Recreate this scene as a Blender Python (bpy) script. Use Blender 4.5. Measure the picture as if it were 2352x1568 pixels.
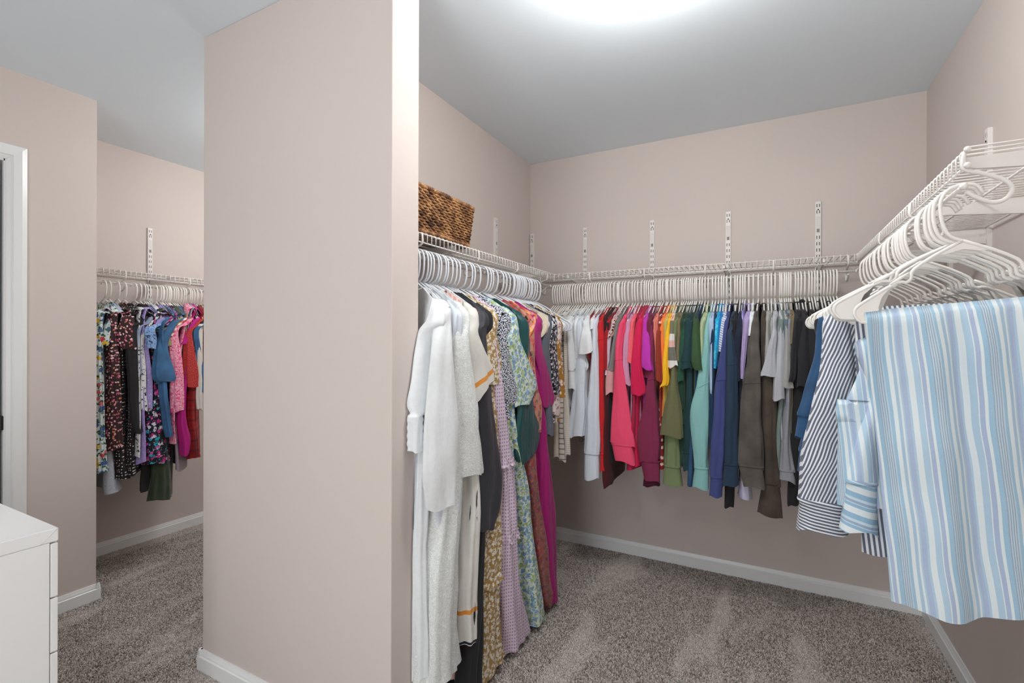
import bpy, bmesh, math, random
from mathutils import Vector, Matrix, noise

random.seed(7)
for o in list(bpy.data.objects):
    bpy.data.objects.remove(o, do_unlink=True)
scene = bpy.context.scene
COL = scene.collection
PI = math.pi

# ------------------------------------------------------------------ camera
F_PX, YAW, PITCH, ROLL, CAM_H = 1106.6, 0.4873, -0.0012, 0.0032, 1.2741
FW = Vector((-math.sin(YAW)*math.cos(PITCH), math.cos(YAW)*math.cos(PITCH), math.sin(PITCH)))
RT = Vector((math.cos(YAW), math.sin(YAW), 0))
UP = RT.cross(FW)
R2 = RT*math.cos(ROLL) + UP*math.sin(ROLL)
U2 = UP*math.cos(ROLL) - RT*math.sin(ROLL)
cam_d = bpy.data.cameras.new('camera')
cam_d.sensor_width = 36.0
cam_d.lens = 36.0*F_PX/2352.0
cam_d.clip_start = 0.02
cam = bpy.data.objects.new('camera', cam_d)
COL.objects.link(cam)
mw = Matrix((R2, U2, -FW)).transposed().to_4x4()
mw.translation = Vector((0, 0, CAM_H))
cam.matrix_world = mw
scene.camera = cam

# ------------------------------------------------------------------ world, exposure
wd = bpy.data.worlds.new('world'); scene.world = wd
wd.use_nodes = True
wd.node_tree.nodes['Background'].inputs[0].default_value = (0.8, 0.85, 0.9, 1)
wd.node_tree.nodes['Background'].inputs[1].default_value = 0.1
vs = scene.view_settings
vs.view_transform = 'Standard'; vs.look = 'None'; vs.gamma = 1.0
vs.use_curve_mapping = False
vs.exposure = 0.20
LAMP_ALCOVE, LAMP_PASSAGE, LAMP_FRONT = 40.0, 39.0, 23.0     # emission of the three dome lamps
# added fill light behind the camera; the front wall has no opening
dl = bpy.data.lights.new('front_fill_light', 'AREA'); dl.shape = 'RECTANGLE'; dl.size = 1.0; dl.size_y = 2.0
dl.energy = 23.0; dl.color = (.93, .97, 1.0)
dlo = bpy.data.objects.new('front_fill_light', dl); COL.objects.link(dlo)
dlo.location = (-.55, -1.43, 1.05); dlo.rotation_euler = (math.radians(90), 0, 0)

# ------------------------------------------------------------------ room measures (metres)
XR, YB, XL, YS, XS, XD, YD, XK = 0.650, 2.875, -1.390, 1.086, -1.925, -2.897, 1.130, -3.465
XE, YS2, YF = -0.976, 1.209, -1.45
H = 2.44
SH = 0.305                       # shelf depth
DECK, LIPB, RODZ = 1.660, 1.624, 1.585

def ray(u, v):
    x, y = u-1176, v-784
    a = x*math.cos(ROLL)+y*math.sin(ROLL); b = -x*math.sin(ROLL)+y*math.cos(ROLL)
    return FW*F_PX + RT*a - UP*b
def at(u, v, ax, val):
    d = ray(u, v); o = Vector((0, 0, CAM_H))
    return o + d*((val-o[ax])/d[ax])

# ------------------------------------------------------------------ materials
def lin(h):
    h = h.lstrip('#')
    c = [int(h[i:i+2], 16)/255 for i in (0, 2, 4)]
    return tuple((x/12.92 if x <= .04045 else ((x+.055)/1.055)**2.4) for x in c)+(1,)
MATS = {}
class NT:
    def __init__(s, name):
        s.m = bpy.data.materials.new(name); s.m.use_nodes = True
        s.t = s.m.node_tree; s.n = s.t.nodes; s.l = s.t.links
        s.bsdf = s.n['Principled BSDF']
        s.co = None
    def node(s, typ, **kw):
        nd = s.n.new(typ)
        for k, v in kw.items(): setattr(nd, k, v)
        return nd
    def link(s, a, b): s.l.new(a, b)
    def coord(s):
        if s.co is None: s.co = s.node('ShaderNodeTexCoord').outputs['Object']
        return s.co
    def math(s, op, a, b=None):
        nd = s.node('ShaderNodeMath', operation=op)
        for i, x in enumerate((a, b)):
            if x is None: continue
            if isinstance(x, (int, float)): nd.inputs[i].default_value = x
            else: s.link(x, nd.inputs[i])
        return nd.outputs[0]
    def noise(s, scale, detail=2, vec=None, dist=0):
        nd = s.node('ShaderNodeTexNoise')
        nd.inputs['Scale'].default_value = scale; nd.inputs['Detail'].default_value = detail
        nd.inputs['Distortion'].default_value = dist
        s.link(vec or s.coord(), nd.inputs['Vector'])
        return nd.outputs['Fac'] if 'Fac' in nd.outputs else nd.outputs[0]
    def mapping(s, scale=(1, 1, 1), loc=(0, 0, 0), rot=(0, 0, 0), vec=None):
        nd = s.node('ShaderNodeMapping')
        nd.inputs['Scale'].default_value = scale; nd.inputs['Location'].default_value = loc
        nd.inputs['Rotation'].default_value = rot
        s.link(vec or s.coord(), nd.inputs['Vector'])
        return nd.outputs[0]
    def mix(s, fac, a, b):
        nd = s.node('ShaderNodeMix', data_type='RGBA')
        for sock, x in ((nd.inputs[0], fac), (nd.inputs[6], a), (nd.inputs[7], b)):
            if isinstance(x, (int, float)): sock.default_value = x
            elif isinstance(x, tuple): sock.default_value = x
            else: s.link(x, sock)
        return nd.outputs[2]
    def ramp(s, fac, stops, const=False):
        nd = s.node('ShaderNodeValToRGB')
        cr = nd.color_ramp
        if const: cr.interpolation = 'CONSTANT'
        while len(cr.elements) < len(stops): cr.elements.new(0.5)
        for e, (p, c) in zip(cr.elements, stops):
            e.position = p; e.color = c
        s.link(fac, nd.inputs[0])
        return nd.outputs[0]
    def bump(s, h, strength=.3, dist=.002, normal=None):
        nd = s.node('ShaderNodeBump')
        nd.inputs['Strength'].default_value = strength; nd.inputs['Distance'].default_value = dist
        s.link(h, nd.inputs['Height'])
        if normal: s.link(normal, nd.inputs['Normal'])
        return nd.outputs[0]
    def done(s, color=None, rough=.8, normal=None, **kw):
        if color is not None:
            if isinstance(color, tuple): s.bsdf.inputs['Base Color'].default_value = color
            else: s.link(color, s.bsdf.inputs['Base Color'])
        s.bsdf.inputs['Roughness'].default_value = rough
        if normal is not None: s.link(normal, s.bsdf.inputs['Normal'])
        for k, v in kw.items(): s.bsdf.inputs[k].default_value = v
        return s.m

def m_wall():
    t = NT('wall_paint'); n = t.noise(140, 3)
    v = t.noise(1.3, 2)
    c = t.mix(v, lin('d1c6c0'), lin('d5cac4'))
    return t.done(c, .75, t.bump(n, .06, .002))
def m_ceiling():
    t = NT('ceiling_paint'); n = t.noise(160, 3)
    return t.done(lin('ebf6fd'), .8, t.bump(n, .05, .002))
def m_plain(name, hexc, rough=.4, **kw):
    t = NT(name); return t.done(lin(hexc), rough, **kw)
def m_carpet(tuft):
    t = NT('carpet_yarn' if tuft else 'carpet_backing')
    geo = t.node('ShaderNodeNewGeometry').outputs['Position']
    if tuft:
        spk = t.node('ShaderNodeObjectInfo').outputs['Random']
        c = t.ramp(spk, [(0, lin('736a64')), (.22, lin('958c85')), (.5, lin('b6ada6')), (.8, lin('d2c9c2')), (1, lin('e4dcd5'))])
    else:
        c = lin('aca39c')
    # brushed vacuum tracks: light catching the leaning pile, painted as paler soft streaks
    st = t.noise(3.2, 2, t.mapping((1.6, .5, 1), rot=(0, 0, .2), vec=geo), .6)
    st2 = t.noise(7, 3, t.mapping((1, .22, 1), rot=(0, 0, -.12), vec=geo), .5)
    s = t.math('ADD', t.math('MULTIPLY', st, .5), t.math('MULTIPLY', st2, .5))
    sm = t.ramp(s, [(.52, (0, 0, 0, 1)), (.60, (1, 1, 1, 1))])
    c = t.mix(t.math('MULTIPLY', sm, .42), c, lin('e8e0d8'))
    return t.done(c, 1.0)

W_WALL, W_CEIL, W_CARPET = m_wall(), m_ceiling(), m_carpet(False)
M_TUFT = m_carpet(True)
M_TRIM = m_plain('white_trim_paint', 'eef0f0', .35)
M_WIRE = m_plain('white_epoxy_wire', 'ece8e3', .35)
M_HANG = m_plain('white_hanger_plastic', 'efece6', .32)
M_HANG2 = m_plain('cool_white_hanger_plastic', 'e9eef4', .32)
M_STEEL = m_plain('white_enamel_steel', 'e9e5e0', .4)
M_DRESSER = m_plain('white_lacquer', 'e4e5e5', .3)
M_BLACK = m_plain('black_metal', '101010', .4)
M_SLOT = m_plain('slot_dark', '2c2a29', .8)
M_DOOR = m_plain('door_paint', 'd2d4d4', .4)

def cloth(key, base, pat='plain', rough=.88, wr=.35, **kw):
    """procedural fabric: base colour, a pattern, weave relief and soft wrinkles"""
    k = key
    if k in MATS: return MATS[k]
    t = NT('fabric_'+key)
    base = lin(base)
    c = base
    def shade(col, f): return tuple(min(1, x*f) for x in col[:3])+(1,)
    if pat == 'plain':
        c = t.mix(t.noise(60, 3), shade(base, .93), shade(base, 1.06))
    elif pat == 'heather':
        h = t.noise(420, 2); a = kw.get('amt', .25)
        h2 = t.noise(25, 3)
        c = t.mix(t.math('ADD', t.math('MULTIPLY', h, .75), t.math('MULTIPLY', h2, .25)), shade(base, 1-a*2.3), shade(base, 1+a*2.3))
    elif pat == 'washed':
        h = t.ramp(t.noise(14, 5), [(.35, (0, 0, 0, 1)), (.68, (1, 1, 1, 1))])
        c = t.mix(h, shade(base, .72), shade(base, 1.28))
        c = t.mix(t.math('MULTIPLY', t.noise(400, 1), .35), c, shade(base, .5))
    elif pat == 'floral':
        dn = t.node('ShaderNodeTexNoise'); dn.inputs['Scale'].default_value = kw.get('dscale', 60)
        t.link(t.coord(), dn.inputs['Vector'])
        mx = t.node('ShaderNodeVectorMath', operation='SCALE'); t.link(dn.outputs['Color'], mx.inputs[0]); mx.inputs['Scale'].default_value = kw.get('dist', .016)
        ad = t.node('ShaderNodeVectorMath', operation='ADD'); t.link(t.coord(), ad.inputs[0]); t.link(mx.outputs[0], ad.inputs[1])
        sx_ = t.node('ShaderNodeSeparateXYZ'); t.link(ad.outputs[0], sx_.inputs[0])
        cx_ = t.node('ShaderNodeCombineXYZ'); t.link(t.math('ADD', sx_.outputs[0], sx_.outputs[1]), cx_.inputs[0]); t.link(sx_.outputs[2], cx_.inputs[1])
        flatv = cx_.outputs[0]
        for i, (cols, sc, r) in enumerate(kw['layers']):
            vo = t.node('ShaderNodeTexVoronoi'); vo.inputs['Scale'].default_value = sc
            vo.inputs['Randomness'].default_value = kw.get('rand', 1.0)
            vo.voronoi_dimensions = '2D'
            t.link(t.mapping(loc=(i*3.7, i*1.9, i*2.3), vec=flatv), vo.inputs['Vector'])
            msk = t.ramp(vo.outputs['Distance'], [(max(0, r-.06), (1, 1, 1, 1)), (r, (0, 0, 0, 1))])
            if isinstance(cols, str): cc = lin(cols)
            else:
                sp = t.node('ShaderNodeSeparateColor'); t.link(vo.outputs['Color'], sp.inputs[0])
                cc = t.ramp(sp.outputs[0], [(j/len(cols), lin(x)) for j, x in enumerate(cols)], True)
            c = t.mix(msk, c, cc)
    elif pat == 'stripes':
        sp = t.node('ShaderNodeSeparateXYZ'); t.link(t.coord(), sp.inputs[0])
        ax = sp.outputs[kw.get('axis', 0)]
        if 'lean' in kw: ax = t.math('ADD', ax, t.math('MULTIPLY', sp.outputs[kw.get('laxis', 2)], kw['lean']))
        if kw.get('wob', 0): ax = t.math('ADD', ax, t.math('MULTIPLY', t.noise(kw.get('wsc', 9), 1), kw['wob']))
        fr = t.math('FRACT', t.math('MULTIPLY', t.math('ADD', ax, 10.0), 1/kw['period']))
        c = t.ramp(fr, [(p, lin(x)) for p, x in kw['stops']], True)
        c = t.mix(t.math('MULTIPLY', t.noise(500, 2), .35), c, t.mix(.5, c, (1, 1, 1, 1)))
    elif pat == 'plaid':
        sp = t.node('ShaderNodeSeparateXYZ'); t.link(t.coord(), sp.inputs[0])
        for i, ax in ((2, 2), (1, 1), (0, 0)):
            fr = t.math('FRACT', t.math('MULTIPLY', t.math('ADD', sp.outputs[ax], 10.0), 1/kw['period']))
            dk = t.ramp(fr, [(0, (1, 1, 1, 1)), (.45, (.25, .25, .25, 1)), (.62, (1, 1, 1, 1)), (.8, (2.6, 2.6, 2.6, 1)), (.83, (1, 1, 1, 1))], True)
            nd = t.node('ShaderNodeMix', data_type='RGBA', blend_type='MULTIPLY')
            nd.inputs[0].default_value = .6
            if isinstance(c, tuple): nd.inputs[6].default_value = c
            else: t.link(c, nd.inputs[6])
            t.link(dk, nd.inputs[7]); c = nd.outputs[2]
    elif pat == 'lace':
        vo = t.node('ShaderNodeTexVoronoi', feature='DISTANCE_TO_EDGE'); vo.inputs['Scale'].default_value = 130
        dn = t.node('ShaderNodeTexNoise'); dn.inputs['Scale'].default_value = 35; t.link(t.coord(), dn.inputs['Vector'])
        mx = t.node('ShaderNodeVectorMath', operation='SCALE'); t.link(dn.outputs['Color'], mx.inputs[0]); mx.inputs['Scale'].default_value = .05
        ad = t.node('ShaderNodeVectorMath', operation='ADD'); t.link(t.coord(), ad.inputs[0]); t.link(mx.outputs[0], ad.inputs[1])
        t.link(ad.outputs[0], vo.inputs['Vector'])
        e = t.ramp(vo.outputs['Distance'], [(.0, (1, 1, 1, 1)), (.22, (0, 0, 0, 1))])
        c = t.mix(e, shade(base, .86), shade(base, 1.1))
        bm_ = t.bump(e, .4, .002)
        MATS[k] = t.done(c, .9, t.bump(t.noise(30, 2), .25, .01, bm_)); return MATS[k]
    elif pat == 'tiedye':
        n1 = t.noise(kw.get('scale', 22), 3, dist=1.0)
        c = t.ramp(n1, [(.32, base), (.5, lin(kw['c2'])), (.66, lin(kw.get('c3', kw['c2'])))])
    elif pat == 'rib':
        wv = t.node('ShaderNodeTexWave', bands_direction='Z'); wv.inputs['Scale'].default_value = kw.get('scale', 55)
        t.link(t.coord(), wv.inputs['Vector'])
        c = t.mix(wv.outputs['Fac'], shade(base, .8), shade(base, 1.08))
    elif pat == 'denim':
        n1 = t.noise(500, 2); n2 = t.noise(12, 4)
        c = t.mix(t.math('ADD', t.math('MULTIPLY', n1, .5), t.math('MULTIPLY', t.ramp(n2, [(.35, (0, 0, 0, 1)), (.65, (1, 1, 1, 1))]), .5)), shade(base, .55), shade(base, 1.6))
    elif pat == 'crinkle':
        c = base
    wrk = t.noise(28, 3, t.mapping((1, 1, .45)))
    nb = t.bump(wrk, wr, .012)
    if pat == 'crinkle':
        nb = t.bump(t.noise(60, 2, t.mapping((1, 1, .15))), .7, .008, nb)
    nb = t.bump(t.noise(700, 1), .12, .001, nb)
    t.bsdf.inputs['Sheen Weight'].default_value = kw.get('sheen', .08)
    MATS[k] = t.done(c, rough, nb)
    return MATS[k]

# ------------------------------------------------------------------ mesh helpers
def new_obj(name, mesh, mat, parent=None, smooth=False):
    o = bpy.data.objects.new(name, mesh)
    COL.objects.link(o)
    if mat is not None and len(mesh.materials) == 0: mesh.materials.append(mat)
    if smooth:
        for p in mesh.polygons: p.use_smooth = True
    if parent is not None: o.parent = parent
    return o
def bm_obj(name, bm, mat, parent=None, smooth=False):
    bmesh.ops.recalc_face_normals(bm, faces=bm.faces)
    me = bpy.data.meshes.new(name); bm.to_mesh(me); bm.free()
    return new_obj(name, me, mat, parent, smooth)
def empty(name, loc=(0, 0, 0), rz=0, label=None, cat=None, group=None):
    o = bpy.data.objects.new(name, None); COL.objects.link(o)
    o.empty_display_size = .05
    o.location = loc; o.rotation_euler = (0, 0, rz)
    if label: o['label'] = label
    if cat: o['category'] = cat
    if group: o['group'] = group
    return o
def tag(o, label, cat, group=None):
    o['label'] = label; o['category'] = cat
    if group: o['group'] = group
    return o
def add_box(bm, x0, x1, y0, y1, z0, z1):
    vs_ = [bm.verts.new((x, y, z)) for x in (x0, x1) for y in (y0, y1) for z in (z0, z1)]
    for f in ((0, 1, 3, 2), (4, 6, 7, 5), (0, 4, 5, 1), (2, 3, 7, 6), (0, 2, 6, 4), (1, 5, 7, 3)):
        bm.faces.new([vs_[i] for i in f])
def box(name, x0, x1, y0, y1, z0, z1, mat, parent=None, bev=0):
    bm = bmesh.new(); add_box(bm, x0, x1, y0, y1, z0, z1)
    if bev: bmesh.ops.bevel(bm, geom=list(bm.edges), offset=bev, segments=2, affect='EDGES', profile=.6)
    return bm_obj(name, bm, mat, parent)
def struct(name, *a, **k):
    o = box(name, *a, **k); o['kind'] = 'structure'; return o
def catmull(P, n):
    out = []
    m = len(P)
    for i in range(m-1):
        p0 = P[max(0, i-1)]; p1 = P[i]; p2 = P[i+1]; p3 = P[min(m-1, i+2)]
        for k in range(n):
            t = k/n
            out.append([.5*((2*b)+(-a+c)*t+(2*a-5*b+4*c-d)*t*t+(-a+3*b-3*c+d)*t**3) for a, b, c, d in zip(p0, p1, p2, p3)])
    out.append(list(P[-1]))
    return out
def add_tube(bm, pts, r, n=6, cap=True, closed=False, flat=None):
    pts = [Vector(p) for p in pts]
    m = len(pts); rings = []
    nrm = None
    for i, p in enumerate(pts):
        if closed: tg = (pts[(i+1) % m]-pts[i-1])
        else: tg = pts[min(m-1, i+1)]-pts[max(0, i-1)]
        tg.normalize()
        if nrm is None:
            ref = Vector((0, 0, 1)) if abs(tg.z) < .9 else Vector((0, 1, 0))
            nrm = ref.cross(tg).normalized()
        else:
            nrm = (nrm - tg*nrm.dot(tg))
            nrm.normalize()
        bn = tg.cross(nrm)
        rr = r[i] if isinstance(r, (list, tuple)) else r
        ring = []
        for k in range(n):
            a = 2*PI*k/n
            ring.append(bm.verts.new(p + nrm*math.cos(a)*rr*(flat[0] if flat else 1) + bn*math.sin(a)*rr*(flat[1] if flat else 1)))
        rings.append(ring)
    for i in range(m if closed else m-1):
        A, B = rings[i], rings[(i+1) % m]
        for k in range(n):
            bm.faces.new((A[k], A[(k+1) % n], B[(k+1) % n], B[k]))
    if cap and not closed:
        bm.faces.new(rings[0]); bm.faces.new(list(reversed(rings[-1])))
def tube_obj(name, pts, r, mat, parent=None, n=6, closed=False, flat=None):
    bm = bmesh.new(); add_tube(bm, pts, r, n, closed=closed, flat=flat)
    return bm_obj(name, bm, mat, parent, True)
def lathe(name, prof, mat, parent=None, n=40, loc=(0, 0, 0)):
    bm = bmesh.new(); rings = []
    for r, z in prof:
        rings.append([bm.verts.new((loc[0]+r*math.cos(2*PI*k/n), loc[1]+r*math.sin(2*PI*k/n), loc[2]+z)) for k in range(n)])
    for A, B in zip(rings, rings[1:]):
        for k in range(n): bm.faces.new((A[k], A[(k+1) % n], B[(k+1) % n], B[k]))
    bm.faces.new(rings[0]); bm.faces.new(list(reversed(rings[-1])))
    return bm_obj(name, bm, mat, parent, True)

# ------------------------------------------------------------------ the room
T = .115
struct('floor', XK-T, XR+T, YF-T, YB+T, -.1, 0, W_CARPET)
struct('ceiling', XK-T, XR+T, YF-T, YB+T, H, H+.1, W_CEIL)
struct('wall_back', XK-T, XR+T, YB, YB+T, 0, H, W_WALL)
struct('wall_right', XR, XR+T, YF, YB, 0, H, W_WALL)
struct('wall_left', XK-T, XK, YD, YB, 0, H, W_WALL)
struct('wall_front', XD-T, XR+T, YF-T, YF, 0, H, W_WALL)
struct('wall_middle', XL-.12, XL, YS2, YB, 0, H, W_WALL)
struct('wall_middle_end', XS, XE, YS, YS2, 0, H, W_WALL, bev=.004)
DY0, DY1, DH = .0, .808, 2.045
bm = bmesh.new()
add_box(bm, XD-T, XD, DY1, YD, 0, H)
add_box(bm, XD-T, XD, YF, DY0, 0, H)
add_box(bm, XD-T, XD, DY0, DY1, DH, H)
add_box(bm, XK-T, XD-T, YD-T, YD, 0, H)
wl = bm_obj('wall_door', bm, W_WALL); wl['kind'] = 'structure'

# carpet pile: short twisted tufts scattered over the floor that can be seen
def carpet_pile():
    bm = bmesh.new()
    for x0, x1, y0, y1 in ((XD, XR, .55, YS), (XE, XR, YS, YS2), (XL, XR, YS2, YB), (XD, XS, YS, YS2), (XK, XL-.12, YS2, YB), (XK, XD, YD, YS2)):
        bm.faces.new([bm.verts.new(p) for p in ((x0, y0, .0005), (x1, y0, .0005), (x1, y1, .0005), (x0, y1, .0005))])
    o = bm_obj('carpet_pile', bm, M_TUFT)
    o['kind'] = 'stuff'; o['label'] = 'speckled taupe cut-pile carpet covering the closet floor'; o['category'] = 'carpet'
    ng = bpy.data.node_groups.new('pile', 'GeometryNodeTree')
    ng.interface.new_socket('Geometry', in_out='INPUT', socket_type='NodeSocketGeometry')
    ng.interface.new_socket('Geometry', in_out='OUTPUT', socket_type='NodeSocketGeometry')
    N = ng.nodes; K = ng.links
    gi, go = N.new('NodeGroupInput'), N.new('NodeGroupOutput')
    dp = N.new('GeometryNodeDistributePointsOnFaces'); dp.inputs['Density'].default_value = 75000
    cn = N.new('GeometryNodeMeshCone'); cn.inputs['Vertices'].default_value = 5
    cn.inputs['Radius Top'].default_value = .0013; cn.inputs['Radius Bottom'].default_value = .0024; cn.inputs['Depth'].default_value = .0065
    sm = N.new('GeometryNodeSetMaterial'); sm.inputs['Material'].default_value = M_TUFT
    ip = N.new('GeometryNodeInstanceOnPoints')
    rr = N.new('FunctionNodeRandomValue'); rr.data_type = 'FLOAT_VECTOR'
    rr.inputs[0].default_value = (-.5, -.5, 0); rr.inputs[1].default_value = (.5, .5, 6.28)
    rs = N.new('FunctionNodeRandomValue'); rs.data_type = 'FLOAT'
    rs.inputs[2].default_value = .7; rs.inputs[3].default_value = 1.35
    K.new(gi.outputs[0], dp.inputs['Mesh']); K.new(dp.outputs['Points'], ip.inputs['Points'])
    K.new(cn.outputs['Mesh'], sm.inputs['Geometry']); K.new(sm.outputs['Geometry'], ip.inputs['Instance'])
    K.new(rr.outputs[0], ip.inputs['Rotation']); K.new(rs.outputs[1], ip.inputs['Scale'])
    K.new(ip.outputs['Instances'], go.inputs[0])
    md = o.modifiers.new('pile', 'NODES'); md.node_group = ng
carpet_pile()

def baseboard(name, p0, p1, nx, ny, h=.082, t=.014):
    """profile extruded from p0 to p1, normal (nx, ny) into the room"""
    prof = [(-.003, 0), (t, 0), (t, h*.70), (t*.72, h*.74), (t*.72, h*.80), (t*.5, h*.90), (t*.35, h), (-.003, h)]
    bm = bmesh.new(); R_ = []
    for p in (p0, p1):
        R_.append([bm.verts.new((p[0]+nx*d, p[1]+ny*d, z)) for d, z in prof])
    n = len(prof)
    for k in range(n): bm.faces.new((R_[0][k], R_[0][(k+1) % n], R_[1][(k+1) % n], R_[1][k]))
    bm.faces.new(R_[0]); bm.faces.new(list(reversed(R_[1])))
    o = bm_obj(name, bm, M_TRIM); o['kind'] = 'structure'; return o
b = .014
baseboard('baseboard_back', (XL, YB), (XR, YB), 0, -1)
baseboard('baseboard_right', (XR, YF), (XR, YB), -1, 0)
baseboard('baseboard_partition', (XL, YS2), (XL, YB), 1, 0)
baseboard('baseboard_end_face', (XS-b, YS), (XE+b, YS), 0, -1)
baseboard('baseboard_end_side', (XE, YS-b+.0008), (XE, YS2+b), 1, 0, t=.0132)
baseboard('baseboard_end_passage', (XS, YS-b+.0008), (XS, YS2+b), -1, 0, t=.0132)
baseboard('baseboard_left', (XK, YD), (XK, YB), 1, 0)
baseboard('baseboard_door_wall', (XD, DY1+.07), (XD, YD+b), 1, 0)
baseboard('baseboard_return', (XK, YD), (XD+b-.0008, YD), 0, 1, t=.0132)
baseboard('baseboard_passage_back', (XK, YB), (XL-.12, YB), 0, -1)
baseboard('baseboard_passage_side', (XL-.12, YS2), (XL-.12, YB), -1, 0)

# door in the left wall
door = empty('door_1', (XD, DY1, 0)); door['kind'] = 'structure'
def casing(name, pts_in, pts_out):
    pass
cp = [(0, .004), (.012, .012), (.016, .012), (.02, .017), (.046, .020), (.052, .017), (.064, .012), (.066, 0)]   # (away from the opening, proud of the wall)
bm = bmesh.new(); RR = []
for (y, z, sy, sz) in ((0, 0, 1, 0), (0, DH, 1, 1), (DY0-DY1, DH, -1, 1), (DY0-DY1, 0, -1, 0)):
    ring = [bm.verts.new((d, y+sy*(w+.004), z+sz*(w+.004))) for w, d in cp]
    ring.append(bm.verts.new((-.002, y+sy*.07, z+sz*.07))); ring.append(bm.verts.new((-.002, y+sy*.004, z+sz*.004)))
    RR.append(ring)
for A, B in zip(RR, RR[1:]):
    for k in range(len(A)): bm.faces.new((A[k], A[(k+1) % len(A)], B[(k+1) % len(A)], B[k]))
bm_obj('casing', bm, M_TRIM, door)
bm = bmesh.new()
add_box(bm, -T, .003, -.004, .006, 0, DH+.006); add_box(bm, -T, .003, DY0-DY1-.006, DY0-DY1+.004, 0, DH+.006)
add_box(bm, -T, .003, DY0-DY1, 0, DH-.004, DH+.006)
add_box(bm, -.07, -.045, -.016, -.004, 0, DH)
bm_obj('jamb', bm, M_TRIM, door)
ds = box('slab', -.040, -.005, DY0-DY1+.008, -.012, .012, DH-.010, M_DOOR, door, bev=.002)
for (z0, z1) in ((.2, .95), (1.05, 1.9)):
    box('panel', -.009, -.002, DY0-DY1+.14, -.14, z0, z1, M_DOOR, ds, bev=.003)
box('latch_plate', -.036, .0045, -.013, -.003, .885, .945, M_BLACK, door, bev=.002)

# ------------------------------------------------------------------ ceiling lamps
def m_glow(name, strength):
    t = NT(name)
    t.bsdf.inputs['Base Color'].default_value = (.9, .9, .88, 1)
    t.bsdf.inputs['Emission Color'].default_value = (1.0, .985, .965, 1)
    t.bsdf.inputs['Emission Strength'].default_value = strength
    return t.m
def lamp(x, y, strength, label):
    e = empty('ceiling_lamp', (x, y, H), 0, label, 'ceiling lamp', 'flush dome ceiling lamps')
    lathe('base_ring', [(.02, .001), (.142, .001), (.148, -.004), (.148, -.038), (.142, -.044), (.02, -.044)], M_STEEL, e)  # unseen base, widened to block light thrown up at the ceiling
    prof = [(.15*math.cos(a), -.105+.085*math.sin(a)) for a in [PI*.30-(PI*.30+PI/2*.985)*k/20 for k in range(21)]]
    lathe('glass_shade', prof, m_glow('lamp_glass', strength), e)
    return e
lamp(-.297, 1.348, LAMP_ALCOVE, 'lit white glass dome lamp on the ceiling above the hanging clothes')
lamp(-2.35, 2.05, LAMP_PASSAGE, 'lit white glass dome lamp on the ceiling of the side passage')
lamp(-.95, -.35, LAMP_FRONT, 'lit white glass dome lamp on the ceiling of the entry area')

# ------------------------------------------------------------------ wire shelves
def wire_shelf(side, length, origin, rz, rod0, rod1, hooks, label, lip0=0.0, skip_ends=()):
    """local frame: x along the shelf, y from the wall (0) to the lip (SH), z world height"""
    e = empty('wire_shelf', origin, rz, label, 'wire shelf', 'white wire closet shelves')
    bm = bmesh.new(); r = .0019
    add_tube(bm, [(0, .012, DECK), (0, SH-.006, DECK), (0, SH-.002, DECK-.002), (0, SH, DECK-.006), (0, SH, LIPB)], r, 5)
    bmesh.ops.recalc_face_normals(bm, faces=bm.faces)
    me = bpy.data.meshes.new('deck_wire'); bm.to_mesh(me); bm.free(); me.materials.append(M_WIRE)
    for p in me.polygons: p.use_smooth = True
    n = int(length/.0254)
    for i in range(n+1):
        o = bpy.data.objects.new('deck_wire', me); COL.objects.link(o); o.parent = e
        o.location = (min(length-.003, .003+i*.0254), 0, 0)
    for nm, y, z, rr in (('front_rail', SH-.003, DECK-.0045, .0026), ('lip_rail', SH-.003, LIPB, .0027), ('rear_rail', .014, DECK-.0045, .0031), ('support_rail', .155, DECK-.0048, .0031)):
        tube_obj(nm, [(0, y, z), (length, y, z)], rr, M_WIRE, e, 7)
    rod = tube_obj('hanging_rod', [(rod0, SH, RODZ), (rod1, SH, RODZ)], .0046, M_WIRE, e, 10)
    for xx, s in ((rod0, -1), (rod1, 1)):
        bm = bmesh.new(); bmesh.ops.create_uvsphere(bm, u_segments=10, v_segments=6, radius=.0074)
        bmesh.ops.translate(bm, verts=bm.verts, vec=(xx, SH, RODZ)); bm_obj('rod_cap', bm, M_WIRE, rod, True)
    hk = catmull([(SH-.002, LIPB+.03), (SH-.001, LIPB-.003), (SH-.03, LIPB-.017), (SH-.060, LIPB-.034), (SH-.072, LIPB-.052), (SH-.064, LIPB-.07), (SH-.045, LIPB-.076), (SH-.022, LIPB-.064), (SH-.004, RODZ-.010)], 4)
    bm = bmesh.new(); add_tube(bm, [(0, y, z) for y, z in hk], .0042, 7)
    bmesh.ops.recalc_face_normals(bm, faces=bm.faces)
    mh = bpy.data.meshes.new('rod_hook'); bm.to_mesh(mh); bm.free(); mh.materials.append(M_WIRE)
    for p in mh.polygons: p.use_smooth = True
    for x in hooks:
        o = bpy.data.objects.new('rod_hook', mh); COL.objects.link(o); o.parent = e; o.location = (x, 0, 0)
    for x in (0, length):                                     # plastic end caps on the rails
        for y, z in ((SH-.003, DECK-.0045), (SH-.003, LIPB)):
            bm = bmesh.new(); bmesh.ops.create_uvsphere(bm, u_segments=8, v_segments=6, radius=.0062)
            bmesh.ops.translate(bm, verts=bm.verts, vec=(x, y, z)); bm_obj('end_cap', bm, M_WIRE, e, True)
    return e
# back: local x -> world -x (rz = pi) so that local +y points to -y
wire_shelf('back', XR-XL-.01, (XR-.005, YB, 0), PI, .30, XR-XL-.10, [.33, .62, .92, 1.22, 1.52, 1.82], 'long white wire shelf with hanging rod on the back wall')
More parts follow.
